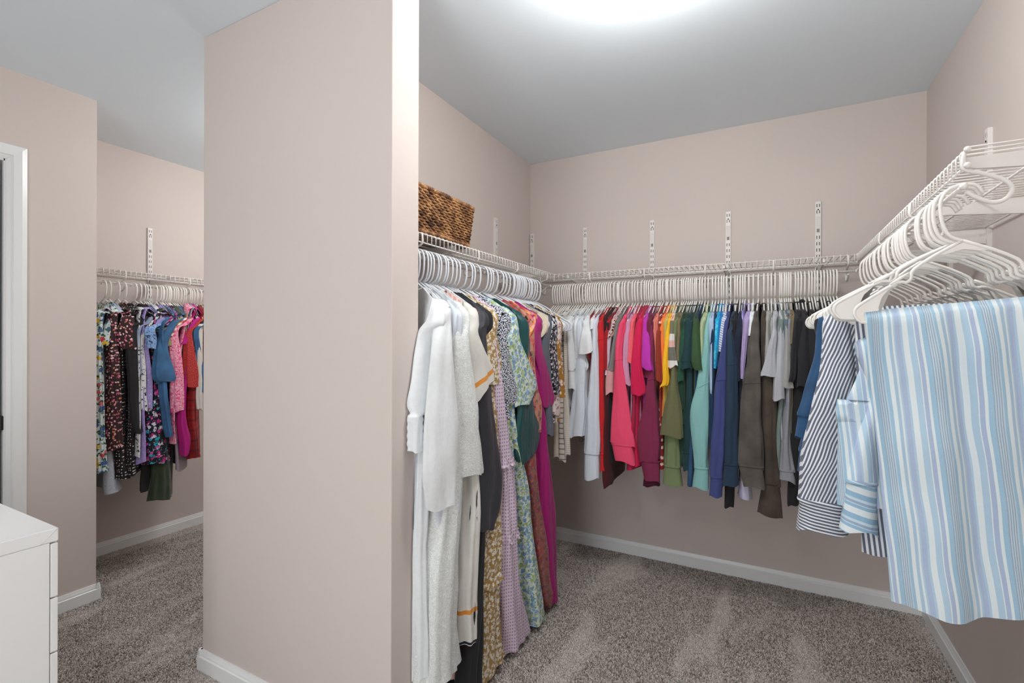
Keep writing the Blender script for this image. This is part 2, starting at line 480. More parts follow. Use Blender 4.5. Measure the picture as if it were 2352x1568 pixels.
# right: local +y -> -x : rz = pi/2, local x -> +y
wire_shelf('right', YB-SH-.006-1.262, (XR, 1.262, 0), PI/2, .008, YB-SH-1.262-.04, [.012, .42, .83], 'white wire shelf with open hooks and rod above the striped trousers')
# left: local +y -> +x : rz = -pi/2, local x -> -y
wire_shelf('left', YB-SH-.006-1.225, (XL, YB-SH-.006, 0), -PI/2, .06, YB-SH-1.225-.03, [.10, .46, .82, 1.2], 'white wire shelf carrying the woven basket, above the long dresses')
wire_shelf('kids', YB-1.15, (XK, YB-.01, 0), -PI/2, .02, YB-1.17, [.3, .75, 1.16, 1.5], 'white wire shelf with rod above the small childrens clothes')

# slotted wall standards with their shelf brackets
def m_sticker():
    t = NT('paper_label')
    sp = t.node('ShaderNodeSeparateXYZ'); t.link(t.coord(), sp.inputs[0])
    n = t.noise(160, 2, t.mapping((1.5, 1, 3)))
    c = t.ramp(n, [(.5, lin('e4e0db')), (.60, lin('c3bfba'))], True)
    return t.done(c, .6)
M_STICK = m_sticker()
M_BAR = m_plain('barcode_print', '8b8784', .6)
def standard_mesh(z0, z1):
    """front web with real slots cut through, two side flanges; local x across, y away from the wall"""
    bm = bmesh.new(); w, d = .0125, .0125
    sx = [(-w, -.0072), (-.0072, -.0042), (-.0042, .0042), (.0042, .0072), (.0072, w)]
    z = z1; rows = []
    zc = z1-.012
    segs = []
    while zc > z0+.03:
        rows.append((zc-.016, zc)); zc -= .032
    prev = z1
    def quad(x0, x1, za, zb):
        v = [bm.verts.new(p) for p in ((x0, d, za), (x1, d, za), (x1, d, zb), (x0, d, zb))]; bm.faces.new(v)
    for i, (za, zb) in enumerate(rows):
        quad(-w, w, zb, prev)
        lbl = 2 <= i <= 4
        for j, (x0, x1) in enumerate(sx):
            if j in (1, 3) and not lbl: continue
            quad(x0, x1, za, zb)
        prev = za
    quad(-w, w, z0, prev)
    for s in (-1, 1):
        v = [bm.verts.new(p) for p in ((s*w, 0, z0), (s*w, d, z0), (s*w, d, z1), (s*w, 0, z1))]; bm.faces.new(v)
        v = [bm.verts.new(p) for p in ((s*(w-.002), 0, z0), (s*(w-.002), d-.001, z0), (s*(w-.002), d-.001, z1), (s*(w-.002), 0, z1))]; bm.faces.new(v)
    return bm
std_me = None
def standard(x, y, rz, label, arm=True):
    global std_me
    e = empty('shelf_standard', (x, y, 0), rz, label, 'shelf standard', 'slotted white wall standards')
    if std_me is None:
        bm = standard_mesh(.92, 1.98); me = bpy.data.meshes.new('channel'); bm.to_mesh(me); bm.free(); me.materials.append(M_STEEL); std_me = me
    new_obj('channel', std_me, None, e)
    box('slot_shade_sheet', -.0105, .0105, .0005, .002, .93, 1.97, M_SLOT, e)  # dark sheet standing in for the shade inside the slots
    box('paper_label', -.010, .010, .0122, .0129, 1.822, 1.905, M_STICK, e)
    box('barcode', -.006, .006, .0128, .0132, 1.826, 1.843, M_BAR, e)
    sc = bmesh.new(); bmesh.ops.create_cone(sc, cap_ends=True, segments=10, radius1=.0035, radius2=.0028, depth=.002, matrix=Matrix.Translation((0, .0134, 1.939)) @ Matrix.Rotation(PI/2, 4, 'X'))
    bm_obj('screw', sc, M_SLOT, e)
    if arm:
        bm = bmesh.new(); zt = DECK-.0085
        P = [(.010, zt), (SH-.01, zt), (SH-.01, zt-.018), (SH-.03, zt-.024), (.06, zt-.042), (.010, zt-.052)]
        for s in (-1, 1): pass
        A = [bm.verts.new((-.004, y_, z_)) for y_, z_ in P]; B = [bm.verts.new((.004, y_, z_)) for y_, z_ in P]
        bm.faces.new(A); bm.faces.new(list(reversed(B)))
        for k in range(len(P)): bm.faces.new((A[k], A[(k+1) % len(P)], B[(k+1) % len(P)], B[k]))
        bm_obj('bracket_arm', bm, M_STEEL, e)
    return e
for i, (x, lab) in enumerate(((-1.372, 'slotted white standard in the back wall corner'), (-1.005, 'slotted white standard above the white tops on the back wall'), (-.595, 'slotted white standard above the pink and red tops'),
              (-.19, 'slotted white standard above the green and blue tops'), (.224, 'slotted white standard above the grey and black tops'))):
    standard(x, YB, PI, lab, arm=i > 0)
standard(XL, 2.405, -PI/2, 'slotted white standard on the partition wall beyond the woven basket')
standard(XL, 1.585, -PI/2, 'slotted white standard hidden behind the woven basket')
for i, y in enumerate((1.31, 1.728, 2.143, 2.52)):
    standard(XR, y, PI/2, ['slotted white standard at the open end of the right wall shelf', 'second slotted white standard in from the open shelf end', 'slotted white standard on the right wall behind the empty hanger arms', 'slotted white standard beside the far right corner'][i])
standard(XK, 1.622, -PI/2, 'slotted white standard above the small childrens clothes')

# ------------------------------------------------------------------ hangers
RODS = {   # side: (axis of s, rod x or y, rotation, prefix)
    'back': (YB-SH, -PI/2), 'left': (XL+SH, 0.0), 'kids': (XK+SH, 0.0), 'right': (XR-SH, PI)}
def root_loc(side, s):
    r = RODS[side][0]
    return (s, r, RODZ) if side == 'back' else (r, s, RODZ)
CUR_RZ = [0.0]
def to_local(side, s, p):
    q = to_local0(side, s, p); a = -CUR_RZ[0]
    return Vector((q.x*math.cos(a)-q.y*math.sin(a), q.x*math.sin(a)+q.y*math.cos(a), q.z)) if a else q
def to_local0(side, s, p):
    r = RODS[side][0]
    if side == 'back': return Vector((r-p[1], p[0]-s, p[2]-RODZ))
    if side == 'right': return Vector((r-p[0], s-p[1], p[2]-RODZ))
    return Vector((p[0]-r, p[1]-s, p[2]-RODZ))

HR = .0038
def arm_z(x): return -.103-.63*max(0, abs(x)-.01)
def mesh_of(name, bm, smooth=True):
    bmesh.ops.recalc_face_normals(bm, faces=bm.faces)
    me = bpy.data.meshes.new(name); bm.to_mesh(me); bm.free()
    for p in me.polygons: p.use_smooth = smooth
    return me
def hanger_meshes():
    R = {}
    hook = catmull([(-.040, -.012), (-.030, .005), (-.012, .0088), (.004, .0088), (.020, .002), (.032, -.016), (.034, -.042), (.031, -.068), (.022, -.090), (.006, -.1015), (0, -.104)], 3)
    bm = bmesh.new(); add_tube(bm, [(x, 0, z) for x, z in hook], HR, 7)
    R['hook'] = mesh_of('hook', bm)
    # simple tubular frame: arms, rounded ends, trouser bar
    def side_pts(sg, notch):
        if not notch: return [(0, -.104), (sg*.06, arm_z(.06)), (sg*.12, arm_z(.12)), (sg*.160, arm_z(.160)), (sg*.174, arm_z(.172)-.003), (sg*.180, -.220), (sg*.177, -.233), (sg*.165, -.240), (sg*.10, -.241), (0, -.241)]
        p = [(0, -.104)]
        if notch:
            p += [(sg*.05, arm_z(.05)), (sg*.088, arm_z(.088)), (sg*.094, arm_z(.094)-.008), (sg*.096, arm_z(.096)-.016), (sg*.106, arm_z(.106)-.016), (sg*.122, arm_z(.122)-.004)]
        else:
            p += [(sg*.06, arm_z(.06)), (sg*.12, arm_z(.12))]
        p += [(sg*.175, arm_z(.175)), (sg*.194, arm_z(.19)-.002), (sg*.206, -.229), (sg*.207, -.244), (sg*.198, -.256), (sg*.184, -.259), (sg*.12, -.2595), (0, -.2595)]
        return p
    for key, notch in (('frame', False), ('frame_notched', True)):
        bm = bmesh.new()
        for sg in (-1, 1):
            pts = catmull(side_pts(sg, notch), 2)
            add_tube(bm, [(x, 0, z) for x, z in pts], HR, 6)
            if notch:   # raised tip above the strap notch
                add_tube(bm, [(sg*.098, 0, arm_z(.098)-.001), (sg*.112, 0, arm_z(.112)), (sg*.135, 0, arm_z(.135))], [HR*.6, HR, HR], 6)
        R[key] = mesh_of(key, bm)
    bm = bmesh.new()          # thin gusset below the neck
    P = [(-.05, arm_z(.05)), (0, -.105), (.05, arm_z(.05)), (.03, -.128), (0, -.121), (-.03, -.128)]
    A = [bm.verts.new((x, -.0012, z)) for x, z in P]; B = [bm.verts.new((x, .0012, z)) for x, z in P]
    bm.faces.new(A); bm.faces.new(list(reversed(B)))
    for k in range(6): bm.faces.new((A[k], A[(k+1) % 6], B[(k+1) % 6], B[k]))
    R['gusset'] = mesh_of('gusset', bm, False)
    bm = bmesh.new()          # flat web that fills the rounded shoulder end
    for sg in (-1, 1):
        P = [(.130, -.183), (.175, arm_z(.175)), (.194, -.2185), (.206, -.229), (.207, -.244), (.198, -.256), (.184, -.259), (.166, -.259), (.158, -.247), (.160, -.228), (.152, -.206)]
        A = [bm.verts.new((sg*x, -.0011, z)) for x, z in P]; B = [bm.verts.new((sg*x, .0011, z)) for x, z in P]
        n = len(P)
        f1 = bm.faces.new(A); f2 = bm.faces.new(list(reversed(B)))
        for k in range(n): bm.faces.new((A[k], A[(k+1) % n], B[(k+1) % n], B[k]))
        bmesh.ops.triangulate(bm, faces=[f1, f2])
        me = bpy.data.meshes.new('end_web')
        bm2 = bm.copy(); bmesh.ops.recalc_face_normals(bm2, faces=bm2.faces); bm2.to_mesh(me); bm2.free(); bm.clear()
        R['end_web%d' % sg] = me
    bm.free()
    bm = bmesh.new()          # small swivel loop at the foot of the hook
    return R
HM = hanger_meshes()
def mcopy(me, mat):
    m2 = me.copy(); m2.materials.clear(); m2.materials.append(mat); return m2
HM_W = {k: mcopy(m, M_HANG) for k, m in HM.items()}
HM_C = {k: mcopy(m, M_HANG2) for k, m in HM.items()}
def hanger(side, s, label, group=None, full=False, rz=0.0, tilt=0.0, cool=False, scale=1.0):
    e = empty('clothes_hanger', root_loc(side, s), RODS[side][1]+rz, label, 'hanger', group)
    e.rotation_euler = (0, tilt, RODS[side][1]+rz)
    e.scale = (scale,)*3 if side != 'right' else (scale, 1, 1)
    H_ = HM_C if cool else HM_W
    new_obj('hook', H_['hook'], None, e)
    new_obj('frame', H_['frame_notched' if full else 'frame'], None, e)
    if full:
        new_obj('gusset', H_['gusset'], None, e)
        new_obj('end_web', H_['end_web1'], None, e); new_obj('end_web', H_['end_web-1'], None, e)
    return e

# ------------------------------------------------------------------ garments
LAST_RINGS = []
def loft(name, st, mat, parent, n=18, sub=4, amp=.10, wr=.0025, sq=2.0, ztop=None, cap_top=True, seed=0, hem=True, grow=0.6, ribs=0, fr=None, hslope=0.0, fx=1.0, tshear=0.0, pleat=0.0):
    """closed rings through stations (x, y, z, a along the rod, b across); folds grow downwards"""
    R = catmull(st, sub)
    rnd = random.Random(seed)
    ph = [rnd.uniform(0, 2*PI) for _ in range(6)]
    k1, k2 = rnd.choice((3, 4)), rnd.choice((5, 6, 7))
    bm = bmesh.new(); rings = []
    m = len(R)
    k3 = rnd.choice((2, 3)); hs = rnd.uniform(-1, 1)
    for i, (x, y, z, a, b_) in enumerate(R):
        t = i/(m-1)
        ring = []
        a = max(a, .003); b_ = max(b_, .003)
        fo = amp*((1-grow)+grow*t)
        for k in range(n):
            th = 2*PI*k/n
            c, s_ = math.cos(th), math.sin(th)
            ex = 2/sq
            cx = math.copysign(abs(c)**ex, c); sy = math.copysign(abs(s_)**ex, s_)
            cr = (1-abs(math.sin(k3*th*.5+ph[2]+1.4*t)))**4
            nz = noise.noise(Vector((c*1.7+seed, s_*1.7, z*4.5)))
            f = 1+fo*(math.sin(k1*th+ph[0]+2.2*t)*.45+math.sin(k2*th+ph[1]-2.6*t)*.35-1.1*cr+1.3*nz)
            if pleat: f += pleat*min(1, t*1.6)*math.sin(13*th+ph[4]+1.2*math.sin(z*5+ph[5])+.8*math.sin(2*th))
            if ribs: f += .03*math.sin(ribs*th)
            px, py, pz = x+b_*cx*(1+(f-1)*fx), y+a*sy*f, z
            if tshear: pz -= tshear*(px-x)*max(0, 1-t/.3)
            if fr:      # only the room-side edge swings out, the rest stays in the plane of the hanger
                q = max(0, min(1, (px-fr[0])/(fr[1]-fr[0]))); q = q*q*(3-2*q)
                py = y*q+min(a, .009)*(1-q)*sy*f+a*q*sy*f
            if hslope: pz += hslope*(py-y)*max(0, t-.55)/.45
            if i == m-1 and hem: pz += (.010*hs*sy+.004*math.sin(3*th+ph[3]))*min(1, a/.02)
            if ztop: pz += ztop(px)*(1-t)**2.2
            nv = noise.noise_vector(Vector((px*16+seed*1.7, py*16+seed, pz*9)))
            g = min(1, t*4)
            px += nv.x*wr*g; py += nv.y*wr*g; pz += nv.z*wr*.5*g
            ring.append(bm.verts.new((px, py, pz)))
        rings.append(ring)
    for A, B in zip(rings, rings[1:]):
        for k in range(n): bm.faces.new((A[k], A[(k+1) % n], B[(k+1) % n], B[k]))
    if cap_top:
        c0 = bm.verts.new(sum((v.co for v in rings[0]), Vector())/n)
        for k in range(n): bm.faces.new((c0, rings[0][(k+1) % n], rings[0][k]))
    if hem:   # turned-in hem: a short inner wall
        cen = sum((v.co for v in rings[-1]), Vector())/n
        r1 = [bm.verts.new(cen+(v.co-cen)*.95+Vector((0, 0, (v.co.z-cen.z)*.05))) for v in rings[-1]]
        r2 = [bm.verts.new(cen+(v.co-cen)*.86+Vector((0, 0, .006))) for v in rings[-1]]
        c1 = bm.verts.new(cen+Vector((0, 0, .007)))
        for k in range(n):
            k2_ = (k+1) % n
            bm.faces.new((rings[-1][k], rings[-1][k2_], r1[k2_], r1[k]))
            bm.faces.new((r1[k], r1[k2_], r2[k2_], r2[k]))
            bm.faces.new((r2[k], r2[k2_], c1))
        for ring_ in (rings[-1], r1):
            for k in range(n):
                ed = bm.edges.get((ring_[k], ring_[(k+1) % n]))
                if ed: ed.smooth = False
    LAST_RINGS[:] = [[v.co.copy() for v in rg] for rg in rings]
    return bm_obj(name, bm, mat, parent, True)

def shoulder_profile(sw):
    def f(x):
        ax = min(abs(x), sw)
        q = max(0, min(1, (ax-.025)/.045)); q = q*q*(3-2*q)
        return min(0, arm_z(ax)-arm_z(.062)) - .022*(1-q)
    return f

HANG_SPOTS = {'back': [], 'left': [], 'kids': [], 'right': []}
SPECS = []
def G(side, short, cat, mat, sl=None, body=None, hem=None, cuff=None, s=None, plane=None, name=None, **kw):
    if plane is None: plane = {'back': 2.350, 'left': -.872, 'kids': -2.985, 'right': 1.4}[side]
    SPECS.append(dict(side=side, short=short, cat=cat, mat=mat, sl=sl, body=body, hem=hem, cuff=cuff, s=s, plane=plane, name=name or cat.replace(' ', '_').replace('-', '_'), **kw))
def st_local(side, s, plane, u0, u1, v, bdepth):
    ax = 1 if side in ('back', 'right') else 0
    p0 = to_local(side, s, at(u0, v, ax, plane)); p1 = to_local(side, s, at(u1, v, ax, plane))
    if side == 'right':
        c = (p0+p1)/2; return [c.x, c.y, c.z, bdepth, abs(p0.x-p1.x)/2]
    c = (p0+p1)/2
    return [c.x-bdepth, c.y, c.z, abs(p0.y-p1.y)/2, bdepth]
TAIL = {'back': 'on the long back rod', 'left': 'on the rod by the partition', 'right': 'on the right wall rod', 'kids': 'among the childrens clothes'}
def spec_s(sp):
    if sp['s'] is not None: return sp['s']
    st = (sp['sl'] or sp['body'])[0]
    ax = 1 if sp['side'] in ('back', 'right') else 0
    p = at((st[0]+st[1])/2, st[2], ax, sp['plane'])
    return p[0] if sp['side'] == 'back' else p[1]

def build_garment(sp, idx):
    side, s = sp['side'], sp['s']
    kid = .82 if side == 'kids' else 1.0
    mat = sp['mat']; mat2 = sp.get('mat2', mat)
    label = sp.get('label') or (sp['short']+' '+TAIL[side])
    e = empty(sp['name'], root_loc(side, s), RODS[side][1], label, sp['cat'], sp.get('group', {'back': 'tops on the back rod', 'left': 'long clothes on the partition rod', 'right': 'clothes on the right rod', 'kids': 'childrens clothes'}[side]))
    seed = idx*3+11
    CUR_RZ[0] = sp.get('rz', 0.0); e.rotation_euler[2] += CUR_RZ[0]
    sw = sp.get('sw', .198*kid)
    flat = side == 'right'
    # ---- body
    z_top = -.126*kid if not flat else sp.get('ztop', -.236)
    hemz = None
    bst = None
    if sp['body']:
        bst = [st_local(side, s, sp.get('bplane', sp['plane']), *q, .0) for q in sp['body']]
        for q in bst: q[2] = max(q[2], .036-RODZ)          # hems stay clear of the carpet
    bw = sp.get('bw', .196*kid)
    th = sp.get('th', .0075)
    if bst:
        st = [[0, 0, z_top, .0065, sw*.97], [0, bst[0][1]*.4, z_top-.035, max(.007, bst[0][3]*.45), sw]]
        for q in bst:
            if q[2] > z_top-.06: continue
            if side == 'right': st.append([0, 0, q[2], th, bw])
            else: st.append([q[0]-bw if sp.get('follow') else (q[0]-bw), q[1], q[2], max(.007, q[3]), bw])
    else:
        hz = sp['hem'] if sp['hem'] is not None else -.78
        st = [[0, 0, z_top, .0065, sw*.97], [0, 0, z_top-.035, th, sw], [0, 0, z_top-.2, th*1.15, bw], [0, 0, hz*.65, th*1.25, bw], [0, 0, hz, th*1.3, bw]]
    bo = loft('body', st, mat, e, n=sp.get('bn', 72 if sp['cat'] in ('dress', 'skirt') and bst else 34), sub=5, amp=sp.get('bamp', .22 if bst else .12), wr=.004, sq=2.6, ztop=shoulder_profile(sw) if not flat else None, cap_top=True, seed=seed, grow=.75, fx=.22 if sp['cat'] in ('dress', 'skirt') else .12, pleat=.10 if sp['cat'] in ('dress', 'skirt', 'tunic') and bst else 0, fr=(sp.get('fr', (.02*kid, .17*kid)) if bst and side != 'right' else None))
    # ---- ruffle tiers on skirts
    if sp.get('tiers') and bst:
        brings = [list(r_) for r_ in LAST_RINGS]
        for tv in sp['tiers']:
            zt = st_local(side, s, sp['plane'], 1000, 1010, tv, 0)[2]
            rg = min(brings, key=lambda r_: abs(sum(v.z for v in r_)/len(r_)-zt)); n_ = len(rg)
            bm = bmesh.new(); rows_ = [[], [], [], []]
            sub_ = 3
            for k in range(n_*sub_):
                i0 = k//sub_; f_ = (k % sub_)/sub_
                p = rg[i0].lerp(rg[(i0+1) % n_], f_); tg = rg[(i0+1) % n_]-rg[i0]
                nn = Vector((tg.y, -tg.x, 0)); nn = nn.normalized() if nn.length > 1e-7 else Vector((1, 0, 0))
                cc = sum(rg, Vector())/n_
                if nn.dot(Vector(((p.x-cc.x)*.05, p.y-cc.y, 0))) < 0: nn = -nn
                w = .5+.5*math.sin(k*1.15+2*math.sin(k*.21))
                for r_, (o_, dz_) in zip(rows_, ((.0015, .012), (.004+.002*w, .006), (.0035, 0), (.007+.007*w, -.016-.003*w))):
                    r_.append(bm.verts.new(p+nn*o_+Vector((0, 0, dz_))))
            for A, B in zip(rows_, rows_[1:]):
                for k in range(len(A)): bm.faces.new((A[k], A[(k+1) % len(A)], B[(k+1) % len(A)], B[k]))
            bm_obj('ruffle', bm, mat, e, True)
    # ---- neckline
    if sp.get('collar', side in ('back', 'left')):
        zc = z_top-.018
        pts = []
        for k in range(20):
            a = 2*PI*k/20
            pts.append((.064*kid*math.cos(a), .0105*math.sin(a), zc+.004+(.012 if sp.get('hood') else .004)*math.cos(2*a)))
        tube_obj('neckband', pts, .006 if not sp.get('hood') else .010, mat2 if sp.get('mat2') else mat, e, 6, closed=True)
    # ---- sleeves
    if sp['sl']:
        bd = sp.get('bd', .025*kid if sp['cuff'] else .019*kid)
        ss = [st_local(side, s, sp['plane'], *q, bd) for q in sp['sl']]
        zs = arm_z(sw)*1.0
        if side == 'right':
            for q in ss: q[3] = sp.get('sd', .028)
        a0 = next((q[3] for q in ss if q[2] <= zs-.055*kid), ss[-1][3]); y0 = next((q[1] for q in ss if q[2] <= zs-.055*kid), ss[-1][1])
        first = [sw*.80, y0*.1, arm_z(sw*.80)+.016*kid, max(.009, min(.022, a0*.3)), .016*kid]
        lst = [first, [sw*.90, y0*.3, arm_z(sw*.92)+.004, max(.012, min(.035, a0*.55)), .027*kid], [sw*.95, y0*.6, zs-.030*kid, max(.012, a0*.78), .027*kid]]
        if flat:
            zf = min(zs-.012, sp.get('ztop', 0)); zs = min(zs, zf)
            lst = [[sw*.88, 0, zf, .008, .018], [sw*.95, ss[0][1]*.6, zf-.022, max(.011, ss[0][3]*.8), .028]]
        for q in ss:
            if q[2] > zs-.055*kid: continue
            lst.append(q)
        sl = loft('sleeve', lst, sp.get('smat', mat), e, n=32, sub=5, amp=sp.get('amp', .15), wr=.005, seed=seed+1, grow=.5, sq=2.3, hslope=sp.get('hslope', 0.0), tshear=(0 if flat else .63*math.copysign(1, lst[0][0])))
        srings = list(LAST_RINGS)
        lasts = lst[-1]
        if sp['cuff']:
            q = st_local(side, s, sp['plane'], *sp['cuff'], bd*.85)
            if side == 'right': q[3] = sp.get('sd', .028)*.9
            L0 = list(lasts); 
            L0a = [L0[0], L0[1], L0[2]+.006, L0[3]*1.02, L0[4]*1.02]
            L0b = [L0[0], L0[1], L0[2]-.002, L0[3]*1.05, L0[4]*1.05]
            L0c = [L0[0], L0[1], L0[2]-.008, L0[3]*.97, L0[4]*.97]
            mid = [(a_+b_)/2 for a_, b_ in zip(L0c, q)]
            loft('cuff', [L0a, L0b, L0c, mid, q], sp.get('cmat', sp.get('smat', mat)), sl, n=24, sub=3, amp=.05, wr=.0025, seed=seed+2, cap_top=False, sq=2.4)
        if sp.get('seam') and len(ss) > 2:      # drop-shoulder seam ridge
            q = st_local(side, s, sp['plane'], *sp['seam'], bd)
            def zmean(rg): return sum(v.z for v in rg)/len(rg)
            rg = min(srings, key=lambda r_: abs(zmean(r_)-q[2])); cc = sum(rg, Vector())/len(rg)
            pts = [cc+(v-cc)*1.012+Vector((0, 0, sp.get('slope', .004)*(v.y-cc.y)/max(.004, q[3]))) for v in rg]
            tube_obj('shoulder_seam', pts, .0016, sp.get('smat', mat), sl, 5, closed=True)
        # far sleeve, towards the wall
        zl = lasts[2] if not sp['cuff'] else lasts[2]-.06
        far = [[-sw*.90, 0, zs+.004, .006, .012], [-sw-.008, 0, zs-.022, .009, .02*kid], [-sw-.03*kid, 0, (zs+zl)/2, .011, .028*kid], [-sw-.03*kid, 0, zl, .012, .03*kid]]
        loft('sleeve', far, sp.get('smat', mat), e, n=12, sub=3, amp=.1, wr=.003, seed=seed+3)
    if side == 'left' and s < 1.46:          # cloth lies against the end of the partition, not inside it
        mw_ = Matrix.Translation(e.location) @ e.rotation_euler.to_matrix().to_4x4(); mi_ = mw_.inverted()
        for ch in list(e.children)+[g for c in e.children for g in c.children]:
            for v in ch.data.vertices:
                p = mw_ @ v.co
                if p.x < XE+.004 and p.y < YS2+.004:
                    if XE+.004-p.x < YS2+.004-p.y: p.x = XE+.004
                    else: p.y = YS2+.004
                    v.co = mi_ @ p
    return e

# ---------------------------------------------------------------- fabrics
C = cloth
WHITE = C('white_jersey', 'e6eaed'); WHITE2 = C('soft_white_cotton', 'e3e6e8'); COOLW = C('cool_white_fleece', 'd3dae3', 'heather', amt=.03)
IVORY = C('ivory_knit', 'ddd6ca', 'rib', scale=30); CREAM = C('cream_cotton', 'e0d6c6')
LACE = C('white_lace', 'e6eae8', 'lace')
CREAMSTR = C('cream_striped', 'd9cfc2', 'stripes', axis=2, period=.027, stops=[(0, 'd9cfc2'), (.82, '4b4a4c')])
RED = C('red_fleece', 'c81a22'); CRIM = C('crimson_cotton', '9c1420'); MAROON = C('dark_maroon', '4a0d14')
BLACK = C('black_cotton', '17161a'); CHAR = C('charcoal_satin', '2a2b33', rough=.6); BLK2 = C('black_jersey', '222126')
LILP = C('pale_lilac_pink', 'cdb3c3'); LEO = C('blush_spotted', 'e0b7ac', 'floral', layers=[('1e1a1c', 70, .32)], dscale=40)
GREY = C('mid_grey', '7b7a78', 'heather', amt=.1); DUSTP = C('dusty_pink', 'd39b9d'); CORALP = C('coral_pink_fleece', 'e8486d', 'heather', amt=.07)
MAUVE = C('mauve_pink', 'c98fb0'); CORAL = C('coral_cotton', 'ee6270'); RASP = C('raspberry', 'b30d44'); HOT = C('hot_crimson', 'cf0f4c')
ORCH = C('orchid_purple', 'b82fa8'); BURG = C('burgundy', '6e1a38'); BURGH = C('burgundy_heather', '7d2348', 'heather', amt=.16)
PLUM = C('plum', '4e1530'); RUST = C('rust_brick', '8f301f'); SALM = C('salmon', 'd97a6c'); BRICKF = C('brick_floral', '8e1a1c', 'floral', layers=[('e9cfc2', 26, .22)])
ORANGE = C('orange_cotton', 'ee7b34'); YEL = C('sunny_yellow', 'f3b81d'); PALEY = C('pale_yellow', 'c8b15a')
COLBLK = C('colour_block_stripe', '4f4e38', 'stripes', axis=2, period=.125, stops=[(0, '50503c'), (.30, 'd9a394'), (.55, 'd9d6d0'), (.80, '50503c')])
OLIVE = C('olive_rib', '6c6d4a', 'rib', scale=60); SAGE = C('sage_fleece', '728058', 'heather', amt=.06); KHAKI = C('khaki', '77694c')
FOREST = C('forest_green', '1f4c36'); DKGREEN = C('dark_green', '1b3a2c'); TEALG = C('deep_teal_green', '12383c'); OLGREEN = C('moss_green', '33502f')
PSAGE = C('pale_sage', 'aebd95'); MINT = C('mint_fleece', '85b9b6', 'heather', amt=.05); PBLUE = C('pale_blue', 'a9bcd6'); NAVYT = C('navy_teal', '0d3050')
TURQ = C('turquoise_tiedye', '0f9fd0', 'tiedye', c2='14a8d8', c3='5fd0e6', scale=45); BRIB = C('bright_blue', '1274b8')
FSTR = C('fine_blue_stripe', 'e3e7ee', 'stripes', axis=2, lean=.5, laxis=1, period=.011, stops=[(0, 'e3e7ee'), (.55, '8095b8')])
INDIGO = C('indigo_heather', '3e4880', 'heather', amt=.12); NAVYH = C('navy_heather', '24384f', 'heather', amt=.14); NAVY = C('dark_navy', '152038')
LAV = C('lavender', 'ad9bc8'); LAVT = C('lavender_tiedye', '8e88d8', 'tiedye', c2='cfc9e6', c3='ddd9ea', scale=14)
WASHG = C('washed_charcoal', '5c554f', 'washed'); WASHB = C('washed_brown', '4a3f35', 'washed'); HGREY = C('heather_grey', 'a3a29f', 'heather', amt=.10); HLITE = C('light_heather', 'b4b6bc', 'heather', amt=.10)
HCOOL = C('cool_heather', '8f9097', 'heather', amt=.12); SLATE = C('slate_blue', '5b6d78'); SAGEG = C('sage_grey', '75837f'); DENIM = C('denim_blue', '23496e', 'denim')
BROWNB = C('brown_black', '241c18')
# patterned
NAVSTR = C('navy_seersucker', 'e6e9ee', 'stripes', axis=0, lean=.36, period=.0078, stops=[(0, 'e2e6ec'), (.46, '34425c')], wob=.012, wsc=12)
NAVSTRH = C('navy_seersucker_cross', 'e6e9ee', 'stripes', axis=2, lean=-.12, laxis=0, period=.0082, stops=[(0, 'e2e6ec'), (.48, '2c3a54')])
BLSTR = C('light_blue_stripe', 'dfe9ee', 'stripes', axis=0, lean=-.10, period=.088, wob=.014, wsc=5,
          stops=[(0, 'dde7ea'), (.10, 'aac9de'), (.14, 'a4b7d5'), (.23, 'aac9de'), (.26, 'dde7ea'), (.30, 'a2c3da'), (.36, 'dde7ea'), (.44, '94bdd6')]
          + [(.50+.02*k, ('bacfdc', '8fa4b8')[k % 2]) for k in range(8)] + [(.66, '94bdd6'), (.74, 'dde7ea'), (.79, 'a4b7d5'), (.87, 'dde7ea'), (.89, 'aac9de')])
BLSTRH = C('light_blue_smock', 'dfe9ee', 'stripes', axis=2, lean=-.25, laxis=0, period=.05, stops=[(0, 'dfe9ec'), (.3, '86b3d0'), (.45, 'c4dbe6'), (.5, '8ea6c6'), (.62, 'c4dbe6'), (.75, '86b3d0')])
TANF = C('tan_blossom', 'a4834a', 'floral', layers=[('e4ddcf', 62, .42), ('b79a5c', 120, .16)], dist=.022, dscale=160)
LILD = C('lilac_rosette', 'ddccd7', 'floral', layers=[('a283b6', 72, .30), ('dccbd6', 72, .15)], rand=.0, dist=.004)
DITSY = C('navy_ditsy', '1a2440', 'floral', layers=[('dfe3ea', 165, .44)], dist=.008)
BLUEF = C('blue_watercolour', 'd6e2dc', 'floral', layers=[(['80a6d0', '9dbcdc', '9ab47c', '7198c6', 'b4c78e'], 44, .44), (['7fa05c', '9ab573', '7ea3cf', 'c7d9b4'], 80, .34)], dist=.02)
CORF = C('coral_sheer_floral', 'c48f7c', 'floral', layers=[(['cf6656', 'dc8468', '94504f', 'a07a52', 'd0605a'], 28, .42), (['5f2f4a', 'd07a60', '8d7a4e', 'a93a3c'], 40, .32)], dist=.045, dscale=40)
CORF2 = C('coral_skirt_floral', '9c5e55', 'floral', layers=[(['a8323a', '8a4a4c', '8a5a48', '7a4a5c'], 32, .42), (['b7454a', '6a4454', 'a97a64'], 56, .28)], dist=.045, dscale=40)
TEAL = C('dark_teal_satin', '0b4748', 'crinkle', rough=.5, wr=.5); MAG = C('magenta_crinkle', 'a3086e', 'crinkle', rough=.7)
IVOR = C('ivory_crepe', 'dcdad3'); BLUSHSTR = C('blush_stripe', 'd79a90', 'stripes', axis=0, period=.02, stops=[(0, 'd79a90'), (.7, 'e7c6bf')])
